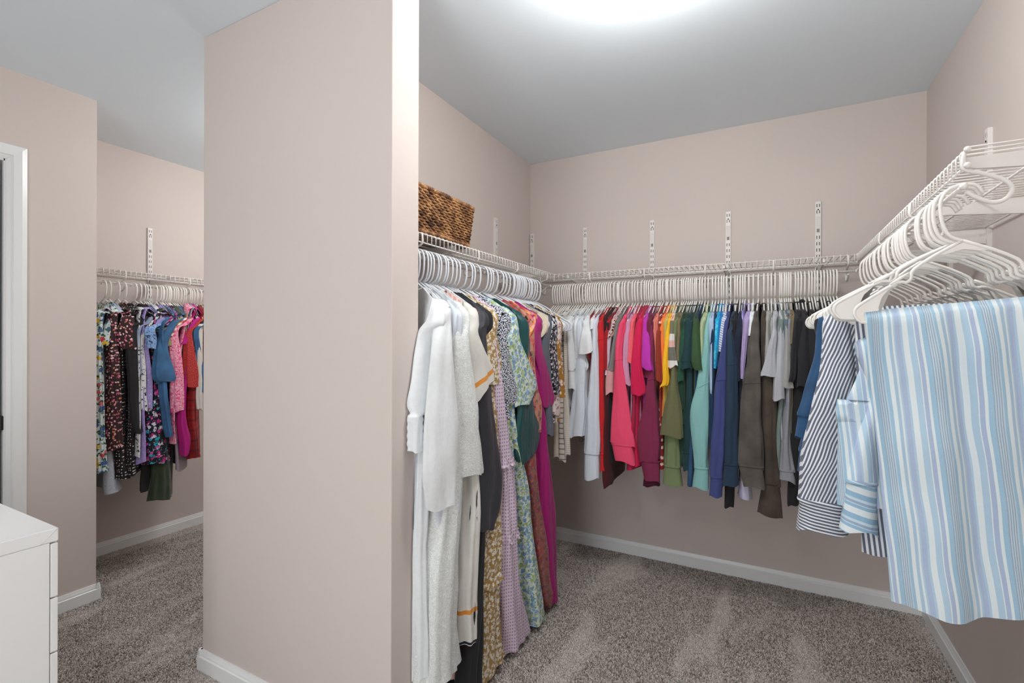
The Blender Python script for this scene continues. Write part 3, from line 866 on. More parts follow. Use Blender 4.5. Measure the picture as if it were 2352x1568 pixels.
CROCH = C('cream_crochet', 'd9cdb8', 'lace'); SLGREY = C('slate_grey', '5c626e'); BFLOR = C('black_blossom', '17171f', 'floral', layers=[('d8d6dc', 46, .30), ('b9b4c4', 80, .2)], dist=.02)
MUSTF = C('mustard_blossom', 'a8761a', 'floral', layers=[('eadfd2', 32, .30), ('6a3f4a', 60, .14)], dist=.03); PSPRIG = C('pink_sprig', 'e2dcd6', 'floral', layers=[('b0606c', 40, .22), ('5a5f4a', 66, .14)], dist=.03)
ORPR = C('orange_print', 'd8794a', 'floral', layers=[(['e7b85a', 'c94b4b', 'd9a0a0'], 40, .42)])
# childrens prints
KFLOR = C('bright_garden_print', 'd3e0e0', 'floral', layers=[(['c63c48', '3d5f9e', 'd9b13a', 'cf6a70', '4a6a8e'], 26, .36), ('2f5c46', 40, .26), ('7d9c86', 60, .16)], dist=.02)
KBURG = C('burgundy_petals', '2c1016', 'floral', layers=[(['d7939c', 'e9c3c4', 'c05f74', 'b8744e'], 58, .30)], dist=.012)
KDOT = C('black_dots', '0d0d10', 'floral', layers=[(['d9d6d2', 'e7e3df', 'c7788a'], 60, .20)], rand=.5, dist=.0)
KBOW = C('bow_print', 'd7d8da', 'floral', layers=[('17171b', 36, .22), ('17171b', 60, .12)], dist=.045, dscale=70)
KLIL = C('lilac_sparkle', '9d8cc6', 'floral', layers=[('cfc6e8', 60, .14)]); KGREYB = C('grey_blue_knit', '8e9ab4')
KCAMO = C('blue_white_tiedye', '3b5f9e', 'tiedye', c2='8fb0da', c3='16305e', scale=60); KPINKL = C('lilac_pink_tee', 'b98cc6', 'floral', layers=[('ee4f9a', 18, .35)])
KHEART = C('heart_print', '0c0e1c', 'floral', layers=[(['1fa0b4', 'b52a7e', 'd9d3e2', '1fa0b4', 'd24a9a'], 34, .36), ('0c0e1c', 34, .16), (['d9d3e2', 'b52a7e', '2fb0c0'], 64, .20)], dist=.03)
KRWS = C('red_white_stripe', 'e6d6c6', 'stripes', axis=2, lean=-.3, laxis=0, period=.03, stops=[(0, 'e8dccf'), (.5, 'c63a2c')]); KOLI = C('olive_star', '8d8a62')
KDEN = C('washed_denim', '345e86', 'denim'); KPNK = C('pink_mottle', 'e58aa6', 'floral', layers=[('e0487e', 50, .34), ('eec0cf', 90, .3)], dist=.04); KMAG = C('kid_magenta', 'b3127c')
KRED = C('red_sequin', 'a3141c', 'floral', layers=[('e8806a', 130, .24)], rand=.3, dist=0); KPLD = C('red_plaid', '8c1418', 'plaid', period=.06); KVEL = C('green_velvet', '2c3a24', 'washed', sheen=.4)
KFUR = C('cream_fleece', 'd9d3cb', 'rib', scale=80); KPURP = C('purple_ruffle', '6a2a5c'); KLIN = C('white_lining', 'b4bcc8', 'lace'); KPLIL = C('pale_lilac_lining', 'a79ba6')
ORNG = 'd98a3a'

# ---------------------------------------------------------------- garments on the long back rod, left to right
G('back', 'cream knit top with long plain sleeves', 'top', CREAM, [(1262, 1268, 712), (1268, 1280, 900), (1270, 1283, 1050)], hem=-.70)
G('back', 'cream tee with thin dark stripes', 't-shirt', CREAMSTR, [(1276, 1282, 712), (1282, 1292, 850), (1280, 1295, 960), (1279, 1296, 1058)], hem=-.66)
G('back', 'ivory ribbed long-sleeved top', 'top', IVORY, [(1288, 1294, 712), (1292, 1303, 860), (1291, 1305, 960), (1294, 1309, 1046)], hem=-.68)
G('back', 'white button shirt with rolled cuffs', 'shirt', WHITE2, [(1300, 1306, 715), (1301, 1312, 760), (1302, 1316, 850)], cuff=(1302, 1318, 892), hem=-.66)
G('back', 'white tee with knotted flutter sleeve', 't-shirt', WHITE, [(1316, 1322, 715), (1317, 1330, 780), (1320, 1350, 835), (1322, 1342, 856)], hem=-.7, plane=2.365)
G('back', 'white slub tee with wide hanging sleeve', 't-shirt', COOLW, [(1325, 1332, 715), (1322, 1342, 830), (1312, 1345, 920), (1304, 1339, 1003)], hem=-.78, plane=2.36)
G('back', 'white cotton tee with crisp short sleeve', 't-shirt', WHITE2, [(1338, 1344, 715), (1330, 1356, 770), (1325, 1362, 812)], hem=-.74, plane=2.335)
G('back', 'soft white tee with notched sleeve', 't-shirt', WHITE2, [(1352, 1359, 710), (1352, 1364, 745), (1354, 1365, 765)], hem=-.74)
G('back', 'pale icy blue sweatshirt with deep ribbed cuff', 'sweatshirt', COOLW, [(1362, 1370, 712), (1357, 1372, 790), (1349, 1374, 880), (1342, 1376, 970), (1338, 1374, 1043)], cuff=(1340, 1374, 1102), hem=-.72)
G('back', 'bright red sweatshirt with ribbed cuff', 'sweatshirt', RED, [(1373, 1381, 712), (1371, 1386, 780), (1372, 1388, 850), (1374, 1389, 940), (1376, 1391, 1043)], cuff=(1375, 1392, 1083), hem=-.72, seam=(1371, 1386, 780))
G('back', 'dark maroon blouse with dipping hem', 'blouse', MAROON, None, body=[(1383, 1389, 712), (1382, 1394, 850), (1380, 1398, 1000), (1376, 1402, 1090), (1380, 1397, 1122)])
G('back', 'crimson cotton tee', 't-shirt', CRIM, [(1393, 1401, 708), (1386, 1400, 770), (1384, 1394, 850)], hem=-.70)
G('back', 'black fine-knit top with long sleeves', 'top', BLACK, [(1396, 1401, 710), (1391, 1401, 850), (1388, 1402, 950), (1390, 1409, 1064)], hem=-.70, plane=2.375)
G('back', 'pale lilac pink tee', 't-shirt', LILP, [(1402, 1408, 710), (1394, 1404, 770), (1387, 1396, 860)], hem=-.72)
G('back', 'blush blouse with small dark spots', 'blouse', LEO, [(1408, 1414, 708), (1399, 1410, 750), (1394, 1402, 775)], hem=-.8, plane=2.342)
G('back', 'grey raglan top with dusty pink sleeve end', 'top', GREY, [(1417, 1424, 708), (1404, 1418, 780), (1390, 1408, 848)], cuff=(1383, 1406, 905), cmat=DUSTP, hem=-.72)
G('back', 'coral pink sweatshirt with ribbed cuff', 'sweatshirt', CORALP, [(1424, 1432, 707), (1417, 1430, 765), (1409, 1428, 826), (1405, 1440, 930), (1402, 1452, 1023)], cuff=(1410, 1458, 1063), hem=-.72, seam=(1409, 1428, 826), plane=2.335)
G('back', 'mauve pink tee with soft wavy sleeve', 't-shirt', MAUVE, [(1439, 1446, 708), (1431, 1446, 780), (1429, 1444, 850), (1434, 1448, 884)], hem=-.72)
G('back', 'coral cap-sleeved tee', 't-shirt', CORAL, [(1449, 1455, 708), (1442, 1454, 770), (1438, 1449, 832)], hem=-.72)
G('back', 'hot crimson pink tee with long loose body', 't-shirt', HOT, [(1465, 1472, 704), (1453, 1471, 760), (1447, 1473, 840), (1448, 1480, 895), (1452, 1474, 908)], body=[(1464, 1470, 720), (1450, 1472, 900), (1449, 1470, 980), (1448, 1474, 1072)], plane=2.335, bplane=2.37)
G('back', 'raspberry tee with low hem', 't-shirt', RASP, None, body=[(1456, 1462, 712), (1452, 1462, 900), (1440, 1462, 1020), (1433, 1462, 1080)])
G('back', 'orchid purple tee with wide short sleeve', 't-shirt', ORCH, [(1475, 1483, 706), (1470, 1482, 755), (1471, 1494, 820), (1472, 1501, 848)], hem=-.66, plane=2.33)
G('back', 'burgundy cotton tee', 't-shirt', BURG, [(1483, 1490, 702), (1478, 1494, 760), (1478, 1500, 866)], hem=-.72)
G('back', 'burgundy heather sweatshirt with ribbed cuff', 'sweatshirt', BURGH, [(1492, 1500, 704), (1486, 1501, 800), (1484, 1501, 872), (1472, 1509, 940), (1459, 1513, 1005), (1468, 1512, 1060)], cuff=(1476, 1513, 1105), hem=-.74, plane=2.345, seam=(1484, 1501, 872))
G('back', 'dark plum long-sleeved top', 'top', PLUM, [(1498, 1504, 704), (1496, 1506, 850), (1490, 1512, 1000), (1477, 1515, 1118)], hem=-.74, plane=2.385)
G('back', 'salmon pink tee', 't-shirt', SALM, [(1502, 1508, 710), (1500, 1509, 770), (1503, 1510, 830)], hem=-.72)
G('back', 'rust red blouse with folded sleeve end', 'blouse', RUST, [(1511, 1517, 708), (1505, 1516, 770), (1502, 1519, 845), (1504, 1520, 875)], hem=-.72, plane=2.34)
G('back', 'brick red blouse with small pale flowers', 'blouse', BRICKF, [(1515, 1520, 710), (1511, 1522, 880), (1511, 1523, 1000), (1512, 1524, 1078)], hem=-.72, plane=2.385)
G('back', 'orange cotton tee', 't-shirt', ORANGE, [(1521, 1528, 702), (1514, 1525, 745), (1513, 1525, 800), (1518, 1529, 862)], hem=-.7)
G('back', 'sunny yellow tee with flipped sleeve hem', 't-shirt', YEL, [(1529, 1536, 706), (1525, 1535, 760), (1521, 1535, 820), (1520, 1537, 872), (1512, 1531, 888)], hem=-.6, plane=2.335)
G('back', 'pale yellow long tee', 't-shirt', PALEY, [(1533, 1537, 708), (1522, 1532, 880), (1518, 1530, 955)], hem=-.62, plane=2.38)
G('back', 'colour-block tee in olive, blush and white', 't-shirt', COLBLK, [(1538, 1543, 706), (1534, 1543, 750), (1534, 1549, 790), (1534, 1555, 842)], hem=-.7, plane=2.33)
G('back', 'olive ribbed top with wide bell sleeve', 'top', OLIVE, [(1546, 1553, 706), (1541, 1552, 850), (1527, 1561, 930), (1512, 1566, 1003)], hem=-.7, plane=2.335)
G('back', 'sage green sweatshirt with deep cuff', 'sweatshirt', SAGE, [(1554, 1560, 706), (1536, 1558, 900), (1525, 1558, 1000), (1524, 1562, 1073)], cuff=(1521, 1567, 1116), hem=-.74, plane=2.36)
G('back', 'khaki tee', 't-shirt', KHAKI, [(1560, 1565, 704), (1554, 1563, 770), (1551, 1562, 830)], hem=-.7)
G('back', 'forest green tee with straight short sleeve', 't-shirt', FOREST, [(1570, 1577, 702), (1560, 1574, 770), (1555, 1572, 830), (1552, 1569, 876)], hem=-.7)
G('back', 'dark green tee hanging low', 't-shirt', DKGREEN, [(1565, 1570, 704), (1555, 1570, 860), (1551, 1574, 938)], hem=-.7, plane=2.37)
G('back', 'deep teal tee with turned sleeve band', 't-shirt', TEALG, [(1580, 1586, 697), (1572, 1591, 760), (1562, 1588, 828)], cuff=(1559, 1588, 846), hem=-.68, plane=2.335)
G('back', 'deep teal blouse with long gathered sleeve', 'blouse', TEALG, [(1584, 1590, 700), (1575, 1590, 880), (1572, 1590, 960), (1566, 1591, 1040)], cuff=(1568, 1584, 1082), hem=-.74, plane=2.36)
G('back', 'pine green blouse with tied sleeve', 'blouse', DKGREEN, [(1575, 1580, 700), (1562, 1574, 900), (1554, 1573, 1000), (1545, 1570, 1052), (1552, 1566, 1070)], hem=-.74, plane=2.375)
G('back', 'moss green tee with wide short sleeve', 't-shirt', OLGREEN, [(1591, 1597, 695), (1589, 1601, 760), (1586, 1609, 820), (1591, 1613, 850)], hem=-.72, plane=2.33)
G('back', 'blue-green jeans top with straight hem', 'top', DENIM, None, body=[(1599, 1604, 712), (1590, 1600, 900), (1575, 1594, 1050), (1574, 1592, 1118)])
G('back', 'pale sage tee', 't-shirt', PSAGE, [(1612, 1619, 702), (1603, 1617, 765), (1604, 1615, 830)], hem=-.7)
G('back', 'mint green sweatshirt with wide flared cuff', 'sweatshirt', MINT, [(1622, 1630, 704), (1613, 1629, 790), (1598, 1628, 885), (1583, 1625, 960), (1590, 1627, 1030), (1593, 1628, 1076)], cuff=(1589, 1628, 1123), hem=-.74, plane=2.34, seam=(1598, 1628, 885), slope=.018)
G('back', 'pale sky blue tee', 't-shirt', PBLUE, [(1632, 1637, 706), (1629, 1637, 800), (1630, 1639, 904)], hem=-.72)
G('back', 'dark navy teal long-sleeved top', 'top', NAVYT, [(1638, 1645, 699), (1631, 1642, 800), (1630, 1641, 900), (1628, 1641, 1030)], hem=-.7)
G('back', 'turquoise tie-dye tee', 't-shirt', TURQ, [(1645, 1651, 704), (1638, 1650, 750), (1638, 1648, 800), (1638, 1644, 846)], hem=-.66, plane=2.335)
G('back', 'bright blue cotton tee', 't-shirt', BRIB, [(1651, 1656, 706), (1645, 1654, 780), (1641, 1649, 842)], hem=-.7)
G('back', 'white shirt with fine blue diagonal stripes', 'shirt', FSTR, [(1658, 1664, 707), (1653, 1664, 745), (1651, 1658, 808)], hem=-.7, plane=2.342)
G('back', 'indigo heather sweatshirt with ribbed cuff', 'sweatshirt', INDIGO, [(1668, 1675, 706), (1658, 1669, 780), (1642, 1666, 873), (1636, 1665, 960), (1630, 1662, 1040), (1629, 1660, 1097)], cuff=(1626, 1657, 1142), hem=-.76, plane=2.335, seam=(1642, 1666, 873))
G('back', 'navy heather sweatshirt with ribbed cuff', 'sweatshirt', NAVYH, [(1677, 1685, 702), (1668, 1685, 770), (1665, 1692, 838), (1664, 1696, 930), (1663, 1695, 1000), (1661, 1696, 1068)], cuff=(1658, 1698, 1118), hem=-.76, plane=2.34, seam=(1665, 1692, 838))
G('back', 'black long-sleeved top with low narrow cuff', 'top', BLACK, [(1687, 1692, 704), (1680, 1692, 900), (1665, 1688, 1080), (1664, 1684, 1166)], hem=-.8, plane=2.38)
G('back', 'dark navy tee', 't-shirt', NAVY, [(1698, 1705, 704), (1687, 1702, 770), (1688, 1700, 830), (1692, 1700, 876)], hem=-.72)
G('back', 'lavender cotton tee', 't-shirt', LAV, [(1712, 1720, 699), (1704, 1716, 745), (1702, 1715, 800), (1700, 1708, 870)], hem=-.7)
G('back', 'lavender tie-dye tunic with pleated hem', 'tunic', LAVT, None, body=[(1706, 1711, 712), (1702, 1720, 950), (1692, 1728, 1080), (1682, 1736, 1147)], plane=2.40)
G('back', 'white crumpled blouse', 'blouse', WHITE, [(1724, 1731, 702), (1717, 1730, 740), (1716, 1724, 770)], hem=-.7)
G('back', 'washed charcoal sweatshirt with pale centre seam', 'sweatshirt', WASHG, [(1736, 1745, 696), (1726, 1745, 750), (1715, 1746, 830), (1703, 1746, 880), (1697, 1748, 960), (1696, 1752, 1030), (1695, 1753, 1072)], cuff=(1706, 1759, 1121), hem=-.74, plane=2.33, seam=(1703, 1746, 880))
G('back', 'washed brown sweatshirt with long bent sleeve', 'sweatshirt', WASHB, [(1750, 1757, 702), (1746, 1765, 800), (1746, 1778, 890), (1748, 1786, 950), (1752, 1786, 1030), (1750, 1791, 1112)], cuff=(1738, 1797, 1186), hem=-.8, plane=2.355)
G('back', 'heather grey tee with slim sleeve', 't-shirt', HGREY, [(1759, 1768, 694), (1752, 1768, 760), (1754, 1770, 810), (1758, 1772, 850)], hem=-.7, plane=2.345)
G('back', 'light heather tee with wide draped sleeve', 't-shirt', HLITE, [(1777, 1786, 698), (1770, 1786, 770), (1758, 1786, 825), (1746, 1788, 864)], hem=-.7, plane=2.335)
G('back', 'cool heather tee with flipped sleeve hem', 't-shirt', HLITE, [(1789, 1797, 698), (1785, 1800, 760), (1780, 1802, 850), (1773, 1800, 918)], hem=-.74, plane=2.34)
G('back', 'sage grey long-sleeved top', 'top', SAGEG, [(1796, 1801, 704), (1788, 1800, 900), (1780, 1795, 1000), (1778, 1793, 1088)], hem=-.7, plane=2.37)
G('back', 'grey marl tee with boxy sleeve', 't-shirt', HGREY, [(1802, 1811, 698), (1796, 1816, 760), (1798, 1817, 830), (1793, 1823, 890)], hem=-.72, plane=2.342)
G('back', 'grey marl sweatshirt with rolled cuff', 'sweatshirt', HCOOL, [(1812, 1818, 702), (1804, 1817, 900), (1797, 1816, 1000), (1790, 1826, 1082)], cuff=(1789, 1829, 1106), hem=-.72, plane=2.355)
G('back', 'slate blue cardigan', 'cardigan', SLATE, [(1806, 1811, 702), (1798, 1808, 900), (1794, 1806, 1000), (1795, 1808, 1090)], hem=-.72, plane=2.38)
G('back', 'olive brown tee', 't-shirt', KHAKI, [(1816, 1822, 697), (1811, 1822, 740), (1812, 1820, 790)], hem=-.7)
G('back', 'black cotton tee with short sleeve', 't-shirt', BLK2, [(1828, 1836, 693), (1822, 1836, 760), (1814, 1831, 850), (1809, 1825, 878)], hem=-.74, plane=2.34)
G('back', 'black hooded tee', 't-shirt', BLK2, [(1842, 1850, 696), (1834, 1858, 745), (1829, 1860, 830), (1827, 1855, 888)], hem=-.74, plane=2.345, hood=True)
G('back', 'black long-sleeved sweater with frayed hem', 'sweater', BLACK, [(1836, 1841, 700), (1822, 1850, 890), (1817, 1848, 980), (1810, 1842, 1100), (1808, 1836, 1162)], hem=-.8, plane=2.37)
G('back', 'black zip jacket', 'jacket', BLK2, [(1862, 1869, 700), (1856, 1882, 800), (1850, 1884, 950), (1848, 1880, 1100)], hem=-.8, plane=2.36)
G('back', 'brown-black knit jacket', 'jacket', BROWNB, [(1884, 1890, 700), (1878, 1900, 850), (1872, 1900, 1000), (1845, 1880, 1110)], hem=-.8, plane=2.37)
G('back', 'dark charcoal work shirt', 'shirt', CHAR, [(1908, 1916, 700), (1900, 1926, 850), (1896, 1926, 1000)], hem=-.78)
G('back', 'dark brown fleece', 'fleece', BROWNB, [(1932, 1940, 700), (1924, 1948, 850), (1920, 1948, 1000)], hem=-.78)

# ---------------------------------------------------------------- long clothes on the partition rod, nearest first
G('left', 'white jersey dress with ruched sleeves', 'dress', WHITE, [(982, 1010, 690), (972, 1008, 770), (958, 1002, 860), (951, 1000, 925), (956, 985, 948)]+[(951-(k % 2)*1, 974+(k % 2)*2, 956+k*9) for k in range(10)], body=[(985, 1008, 720), (965, 1008, 900), (952, 995, 1100), (946, 986, 1300), (946, 988, 1560)], s=1.325, rz=-.42, plane=-.935, bd=.02, bplane=-.945, bw=.18, fr=(.05, .15))
G('left', 'white jersey tunic with straight hemmed sleeve', 'tunic', WHITE2, [(1003, 1030, 700), (1004, 1040, 800), (992, 1045, 950), (986, 1045, 1080), (995, 1046, 1168)], body=[(1000, 1020, 720), (990, 1030, 900), (990, 1035, 1160)], s=1.345, rz=-.34, plane=-.880, bplane=-.925, bw=.18, fr=(.05, .15))
G('left', 'white knit cardigan with knotted sleeve end', 'cardigan', COOLW, [(1030, 1048, 700), (1032, 1058, 850), (1030, 1062, 1040), (1012, 1060, 1150), (1018, 1052, 1210), (1026, 1045, 1243)], hem=-.8, s=1.365, rz=-.28, plane=-.90)
G('left', 'white floral lace dress with elbow sleeves', 'dress', LACE, [(1045, 1064, 695), (1052, 1080, 790), (1052, 1094, 900), (1056, 1104, 1000), (1060, 1112, 1092)], body=[(1050, 1070, 720), (1046, 1090, 900), (1005, 1080, 1150), (985, 1078, 1320), (986, 1072, 1562)], s=1.395, rz=-.2, plane=-.874, bplane=-.895, bw=.18)
G('left', 'blush pink striped long skirt', 'skirt', BLUSHSTR, None, body=[(1076, 1086, 720), (1078, 1086, 1000), (1076, 1086, 1300), (1068, 1086, 1562)], s=1.415, plane=-.935)
G('left', 'ivory dress with orange stripes and flutter sleeve', 'dress', IVOR, [(1066, 1086, 700), (1078, 1104, 770), (1090, 1128, 840), (1097, 1136, 898)], hslope=.5, body=[(1075, 1088, 720), (1078, 1102, 950), (1080, 1106, 1130), (1070, 1110, 1345), (1070, 1114, 1472)], s=1.435, rz=-.1, plane=-.868, bplane=-.888, special='ivory')
G('left', 'charcoal dress with satin puff sleeve', 'dress', CHAR, [(1090, 1106, 690), (1098, 1124, 770), (1108, 1134, 900), (1110, 1150, 1020), (1100, 1158, 1120), (1098, 1156, 1185), (1112, 1143, 1216)], hem=-.9, s=1.475)
G('left', 'black long dress', 'dress', BLACK, [(1104, 1122, 692), (1110, 1130, 790), (1114, 1134, 900)], body=[(1102, 1124, 720), (1104, 1130, 950), (1098, 1124, 1200), (1088, 1120, 1450), (1078, 1118, 1620)], s=1.505, plane=-.88)
G('left', 'tan dress with white blossoms and ruffled tiers', 'dress', TANF, [(1116, 1132, 705), (1121, 1146, 770), (1122, 1160, 840), (1127, 1167, 880)], body=[(1120, 1136, 720), (1125, 1150, 900), (1126, 1160, 1130), (1117, 1167, 1225), (1114, 1164, 1350), (1118, 1168, 1465), (1112, 1180, 1640)], s=1.555, tiers=[1468], bplane=-.885)
G('left', 'lilac tiered maxi dress with purple rosettes', 'dress', LILD, None, body=[(1126, 1140, 720), (1136, 1170, 900), (1148, 1185, 1000), (1160, 1196, 1130), (1160, 1205, 1250), (1166, 1213, 1370), (1170, 1229, 1640)], s=1.600, plane=-.875, tiers=[1135, 1372], label='lilac tiered maxi dress with purple rosettes beside the tan dress')
G('left', 'navy blouse with tiny white print', 'blouse', DITSY, [(1132, 1144, 695), (1141, 1160, 760), (1150, 1180, 830), (1156, 1196, 895), (1172, 1198, 924)], body=[(1145, 1158, 720), (1160, 1175, 880), (1166, 1180, 962)], s=1.640)
G('left', 'pale blue watercolour floral dress', 'dress', BLUEF, [(1148, 1166, 700), (1166, 1200, 780), (1180, 1226, 850), (1188, 1236, 890), (1190, 1222, 930)], body=[(1160, 1176, 720), (1172, 1192, 950), (1185, 1206, 1050), (1195, 1221, 1130), (1208, 1240, 1300), (1220, 1258, 1455)], s=1.705, plane=-.865, bplane=-.88)
G('left', 'dark teal satin dress with billowing sleeve', 'dress', TEAL, [(1165, 1185, 692), (1188, 1206, 760), (1200, 1224, 850), (1196, 1240, 950), (1190, 1247, 1000), (1190, 1238, 1042), (1200, 1224, 1060)], hem=-.85, s=1.765)
G('left', 'coral sheer floral dress', 'dress', CORF, [(1172, 1200, 690), (1200, 1217, 760), (1212, 1235, 850), (1220, 1250, 930), (1230, 1250, 992)], body=[(1190, 1212, 720), (1205, 1236, 950), (1210, 1242, 1060), (1225, 1264, 1200), (1238, 1285, 1350), (1250, 1296, 1432)], s=1.850, bplane=-.885, bmat=CORF2)
G('left', 'orange printed blouse', 'blouse', ORPR, [(1196, 1210, 700), (1206, 1220, 790), (1212, 1226, 840)], hem=-.7, s=1.90)
G('left', 'magenta crinkle dress with gathered sleeve', 'dress', MAG, [(1206, 1220, 703), (1222, 1246, 780), (1240, 1265, 860), (1247, 1278, 910), (1252, 1272, 934)], body=[(1218, 1236, 720), (1240, 1262, 950), (1244, 1266, 1010), (1244, 1280, 1150), (1250, 1291, 1300), (1258, 1296, 1452)], s=1.965, bplane=-.88)
G('left', 'cream crochet top with beaded edge', 'top', CROCH, [(1236, 1250, 722), (1242, 1256, 745), (1244, 1260, 768)], hem=-.6, s=2.035)
G('left', 'slate grey cardigan', 'cardigan', SLGREY, [(1246, 1258, 740), (1250, 1265, 800), (1258, 1271, 900), (1264, 1275, 1000)], hem=-.7, s=2.065)
G('left', 'black dress with pale blossoms', 'dress', BFLOR, [(1258, 1274, 740), (1265, 1284, 800), (1271, 1290, 870), (1276, 1292, 902)], hem=-.7, s=2.105)
G('left', 'white blouse with pink sprigs', 'blouse', PSPRIG, [(1266, 1280, 740), (1270, 1286, 850), (1272, 1291, 910), (1271, 1292, 952)], hem=-.7, s=2.135, plane=-.885)
G('left', 'mustard blouse with cream blossoms', 'blouse', MUSTF, [(1275, 1285, 742), (1281, 1292, 800), (1288, 1300, 870), (1292, 1303, 910)], hem=-.7, s=2.165)

# ---------------------------------------------------------------- childrens clothes
G('kids', 'white dress with bright garden flowers', 'dress', KFLOR, [(228, 245, 710), (232, 257, 745), (234, 258, 780), (236, 252, 792)], body=[(222, 245, 720), (218, 248, 850), (220, 250, 1000), (222, 258, 1085)], s=1.265)
G('kids', 'white lace-edged petticoat', 'petticoat', KLIN, None, body=[(228, 240, 720), (228, 258, 950), (225, 285, 1080), (218, 307, 1130)], s=1.285, plane=-3.03)
G('kids', 'burgundy dress with pink petals', 'dress', KBURG, [(245, 285, 690), (258, 296, 730), (266, 312, 775), (280, 318, 802)], body=[(246, 280, 720), (243, 285, 850), (242, 290, 950), (240, 293, 1033)], s=1.325)
G('kids', 'black skirt dress with white dots', 'dress', KDOT, None, body=[(270, 284, 720), (262, 300, 950), (250, 305, 1050), (243, 320, 1100)], s=1.355, plane=-3.02)
G('kids', 'black velvet dress with long sleeves', 'dress', BLACK, [(288, 306, 700), (290, 318, 760), (296, 322, 850), (303, 325, 960), (312, 330, 994)], hem=-.68, s=1.405)
G('kids', 'black shirt with scattered pale dots', 'shirt', KDOT, None, body=[(300, 310, 720), (298, 312, 950), (292, 316, 1020), (290, 322, 1092)], s=1.43, plane=-3.0)
G('kids', 'grey blue knit top', 'top', KGREYB, [(308, 316, 706), (314, 324, 760), (318, 328, 860)], hem=-.5, s=1.45)
G('kids', 'white pyjama top with black bows', 'pyjama top', KBOW, [(314, 324, 708), (322, 334, 780), (325, 338, 860), (326, 340, 942)], body=[(318, 326, 720), (318, 328, 950), (314, 328, 1050)], s=1.475)
G('kids', 'lilac sparkly pyjama top', 'pyjama top', KLIL, [(326, 336, 704), (334, 345, 780), (339, 352, 860), (340, 354, 938)], body=[(328, 338, 720), (326, 338, 950), (318, 342, 1063)], s=1.51)
G('kids', 'lilac tee with pink star', 't-shirt', KPINKL, [(344, 356, 704), (342, 364, 725), (344, 372, 745)], hem=-.5, s=1.545)
G('kids', 'blue tie-dye tee with puffed sleeve', 't-shirt', KCAMO, [(344, 354, 715), (338, 360, 755), (338, 363, 780), (342, 360, 800)], hem=-.55, s=1.53, plane=-2.96)
G('kids', 'navy dress with colourful hearts', 'dress', KHEART, [(352, 362, 706), (350, 365, 760)], body=[(350, 360, 720), (352, 372, 860), (340, 385, 950), (326, 402, 1066)], s=1.56)
G('kids', 'green crushed velvet dress', 'dress', KVEL, None, body=[(362, 370, 720), (362, 380, 950), (345, 396, 1070), (334, 401, 1150)], s=1.585, plane=-3.01)
G('kids', 'black lace-hemmed dress', 'dress', BLACK, None, body=[(352, 360, 720), (340, 356, 950), (318, 345, 1060), (309, 341, 1130)], s=1.572, plane=-3.03)
G('kids', 'olive tee with loose sleeve', 't-shirt', KOLI, [(366, 376, 712), (372, 392, 760), (374, 402, 795)], hem=-.55, s=1.60)
G('kids', 'red and white striped tee', 't-shirt', KRWS, [(374, 382, 712), (382, 392, 740), (388, 400, 772)], hem=-.5, s=1.622)
G('kids', 'faded denim dress with gathered sleeve', 'dress', KDEN, [(374, 384, 730), (362, 388, 790), (354, 400, 840), (356, 408, 868), (364, 404, 876)], body=[(372, 382, 740), (366, 392, 880), (372, 398, 940), (386, 404, 1003)], s=1.61, plane=-2.96)
G('kids', 'pink mottled pyjama top', 'pyjama top', KPNK, [(390, 400, 706), (393, 413, 760), (394, 424, 840), (396, 429, 944)], body=[(396, 402, 720), (396, 406, 940), (396, 414, 1018)], s=1.655)
G('kids', 'pale lilac slip', 'slip', KPLIL, None, body=[(404, 410, 720), (402, 414, 950), (400, 420, 1082)], s=1.667, plane=-3.02)
G('kids', 'magenta tee and pleated skirt set', 'dress', KMAG, [(406, 416, 705), (412, 428, 750), (420, 434, 790)], body=[(410, 420, 720), (412, 432, 930), (412, 445, 1010), (416, 442, 1046)], s=1.69)
G('kids', 'red sequin dress with puffed sleeve', 'dress', KRED, [(424, 436, 716), (427, 444, 770), (426, 462, 850), (427, 468, 888)], hem=-.62, s=1.715)
G('kids', 'red plaid skirt dress', 'dress', KPLD, None, body=[(434, 442, 720), (432, 456, 900), (430, 464, 1000), (430, 467, 1052)], s=1.735, plane=-3.0)
G('kids', 'child sized denim jacket', 'jacket', KDEN, [(430, 442, 704), (446, 460, 760), (456, 470, 840), (460, 472, 900)], hem=-.55, s=1.755)
G('kids', 'cream fluffy jacket', 'jacket', KFUR, [(444, 458, 700), (452, 470, 760), (456, 470, 940)], hem=-.6, s=1.80)
G('kids', 'purple ruffled top', 'top', KPURP, [(452, 462, 706), (454, 468, 735)], hem=-.5, s=1.83)

# ---------------------------------------------------------------- clothes on the right rod (each hangs in its own plane)
G('right', 'white shirt with long plain sleeve', 'shirt', C('pale_lilac_white', 'cfd4e2'), [(1905, 1950, 745), (1888, 1945, 820), (1872, 1930, 920), (1873, 1935, 1000)], hem=-.75, s=1.56, plane=1.56, sd=.02, th=.012)
G('right', 'denim shirt with stitched cuff', 'shirt', DENIM, [(1888, 1912, 745), (1868, 1908, 830), (1848, 1900, 900), (1832, 1890, 953)], cuff=(1826, 1884, 1005), hem=-.72, s=1.64, plane=1.64, sd=.02, th=.012)
G('right', 'long denim blouse behind the denim shirt', 'blouse', DENIM, [(1892, 1918, 745), (1870, 1912, 880), (1846, 1900, 980), (1834, 1890, 1035)], cuff=(1832, 1885, 1086), hem=-.78, s=1.70, plane=1.70, sd=.02, th=.012)
G('right', 'black shirt beside the denim shirt', 'shirt', BLACK, [(1900, 1930, 742), (1890, 1925, 850), (1880, 1920, 960)], hem=-.72, s=1.76, plane=1.76, sd=.018, th=.012)
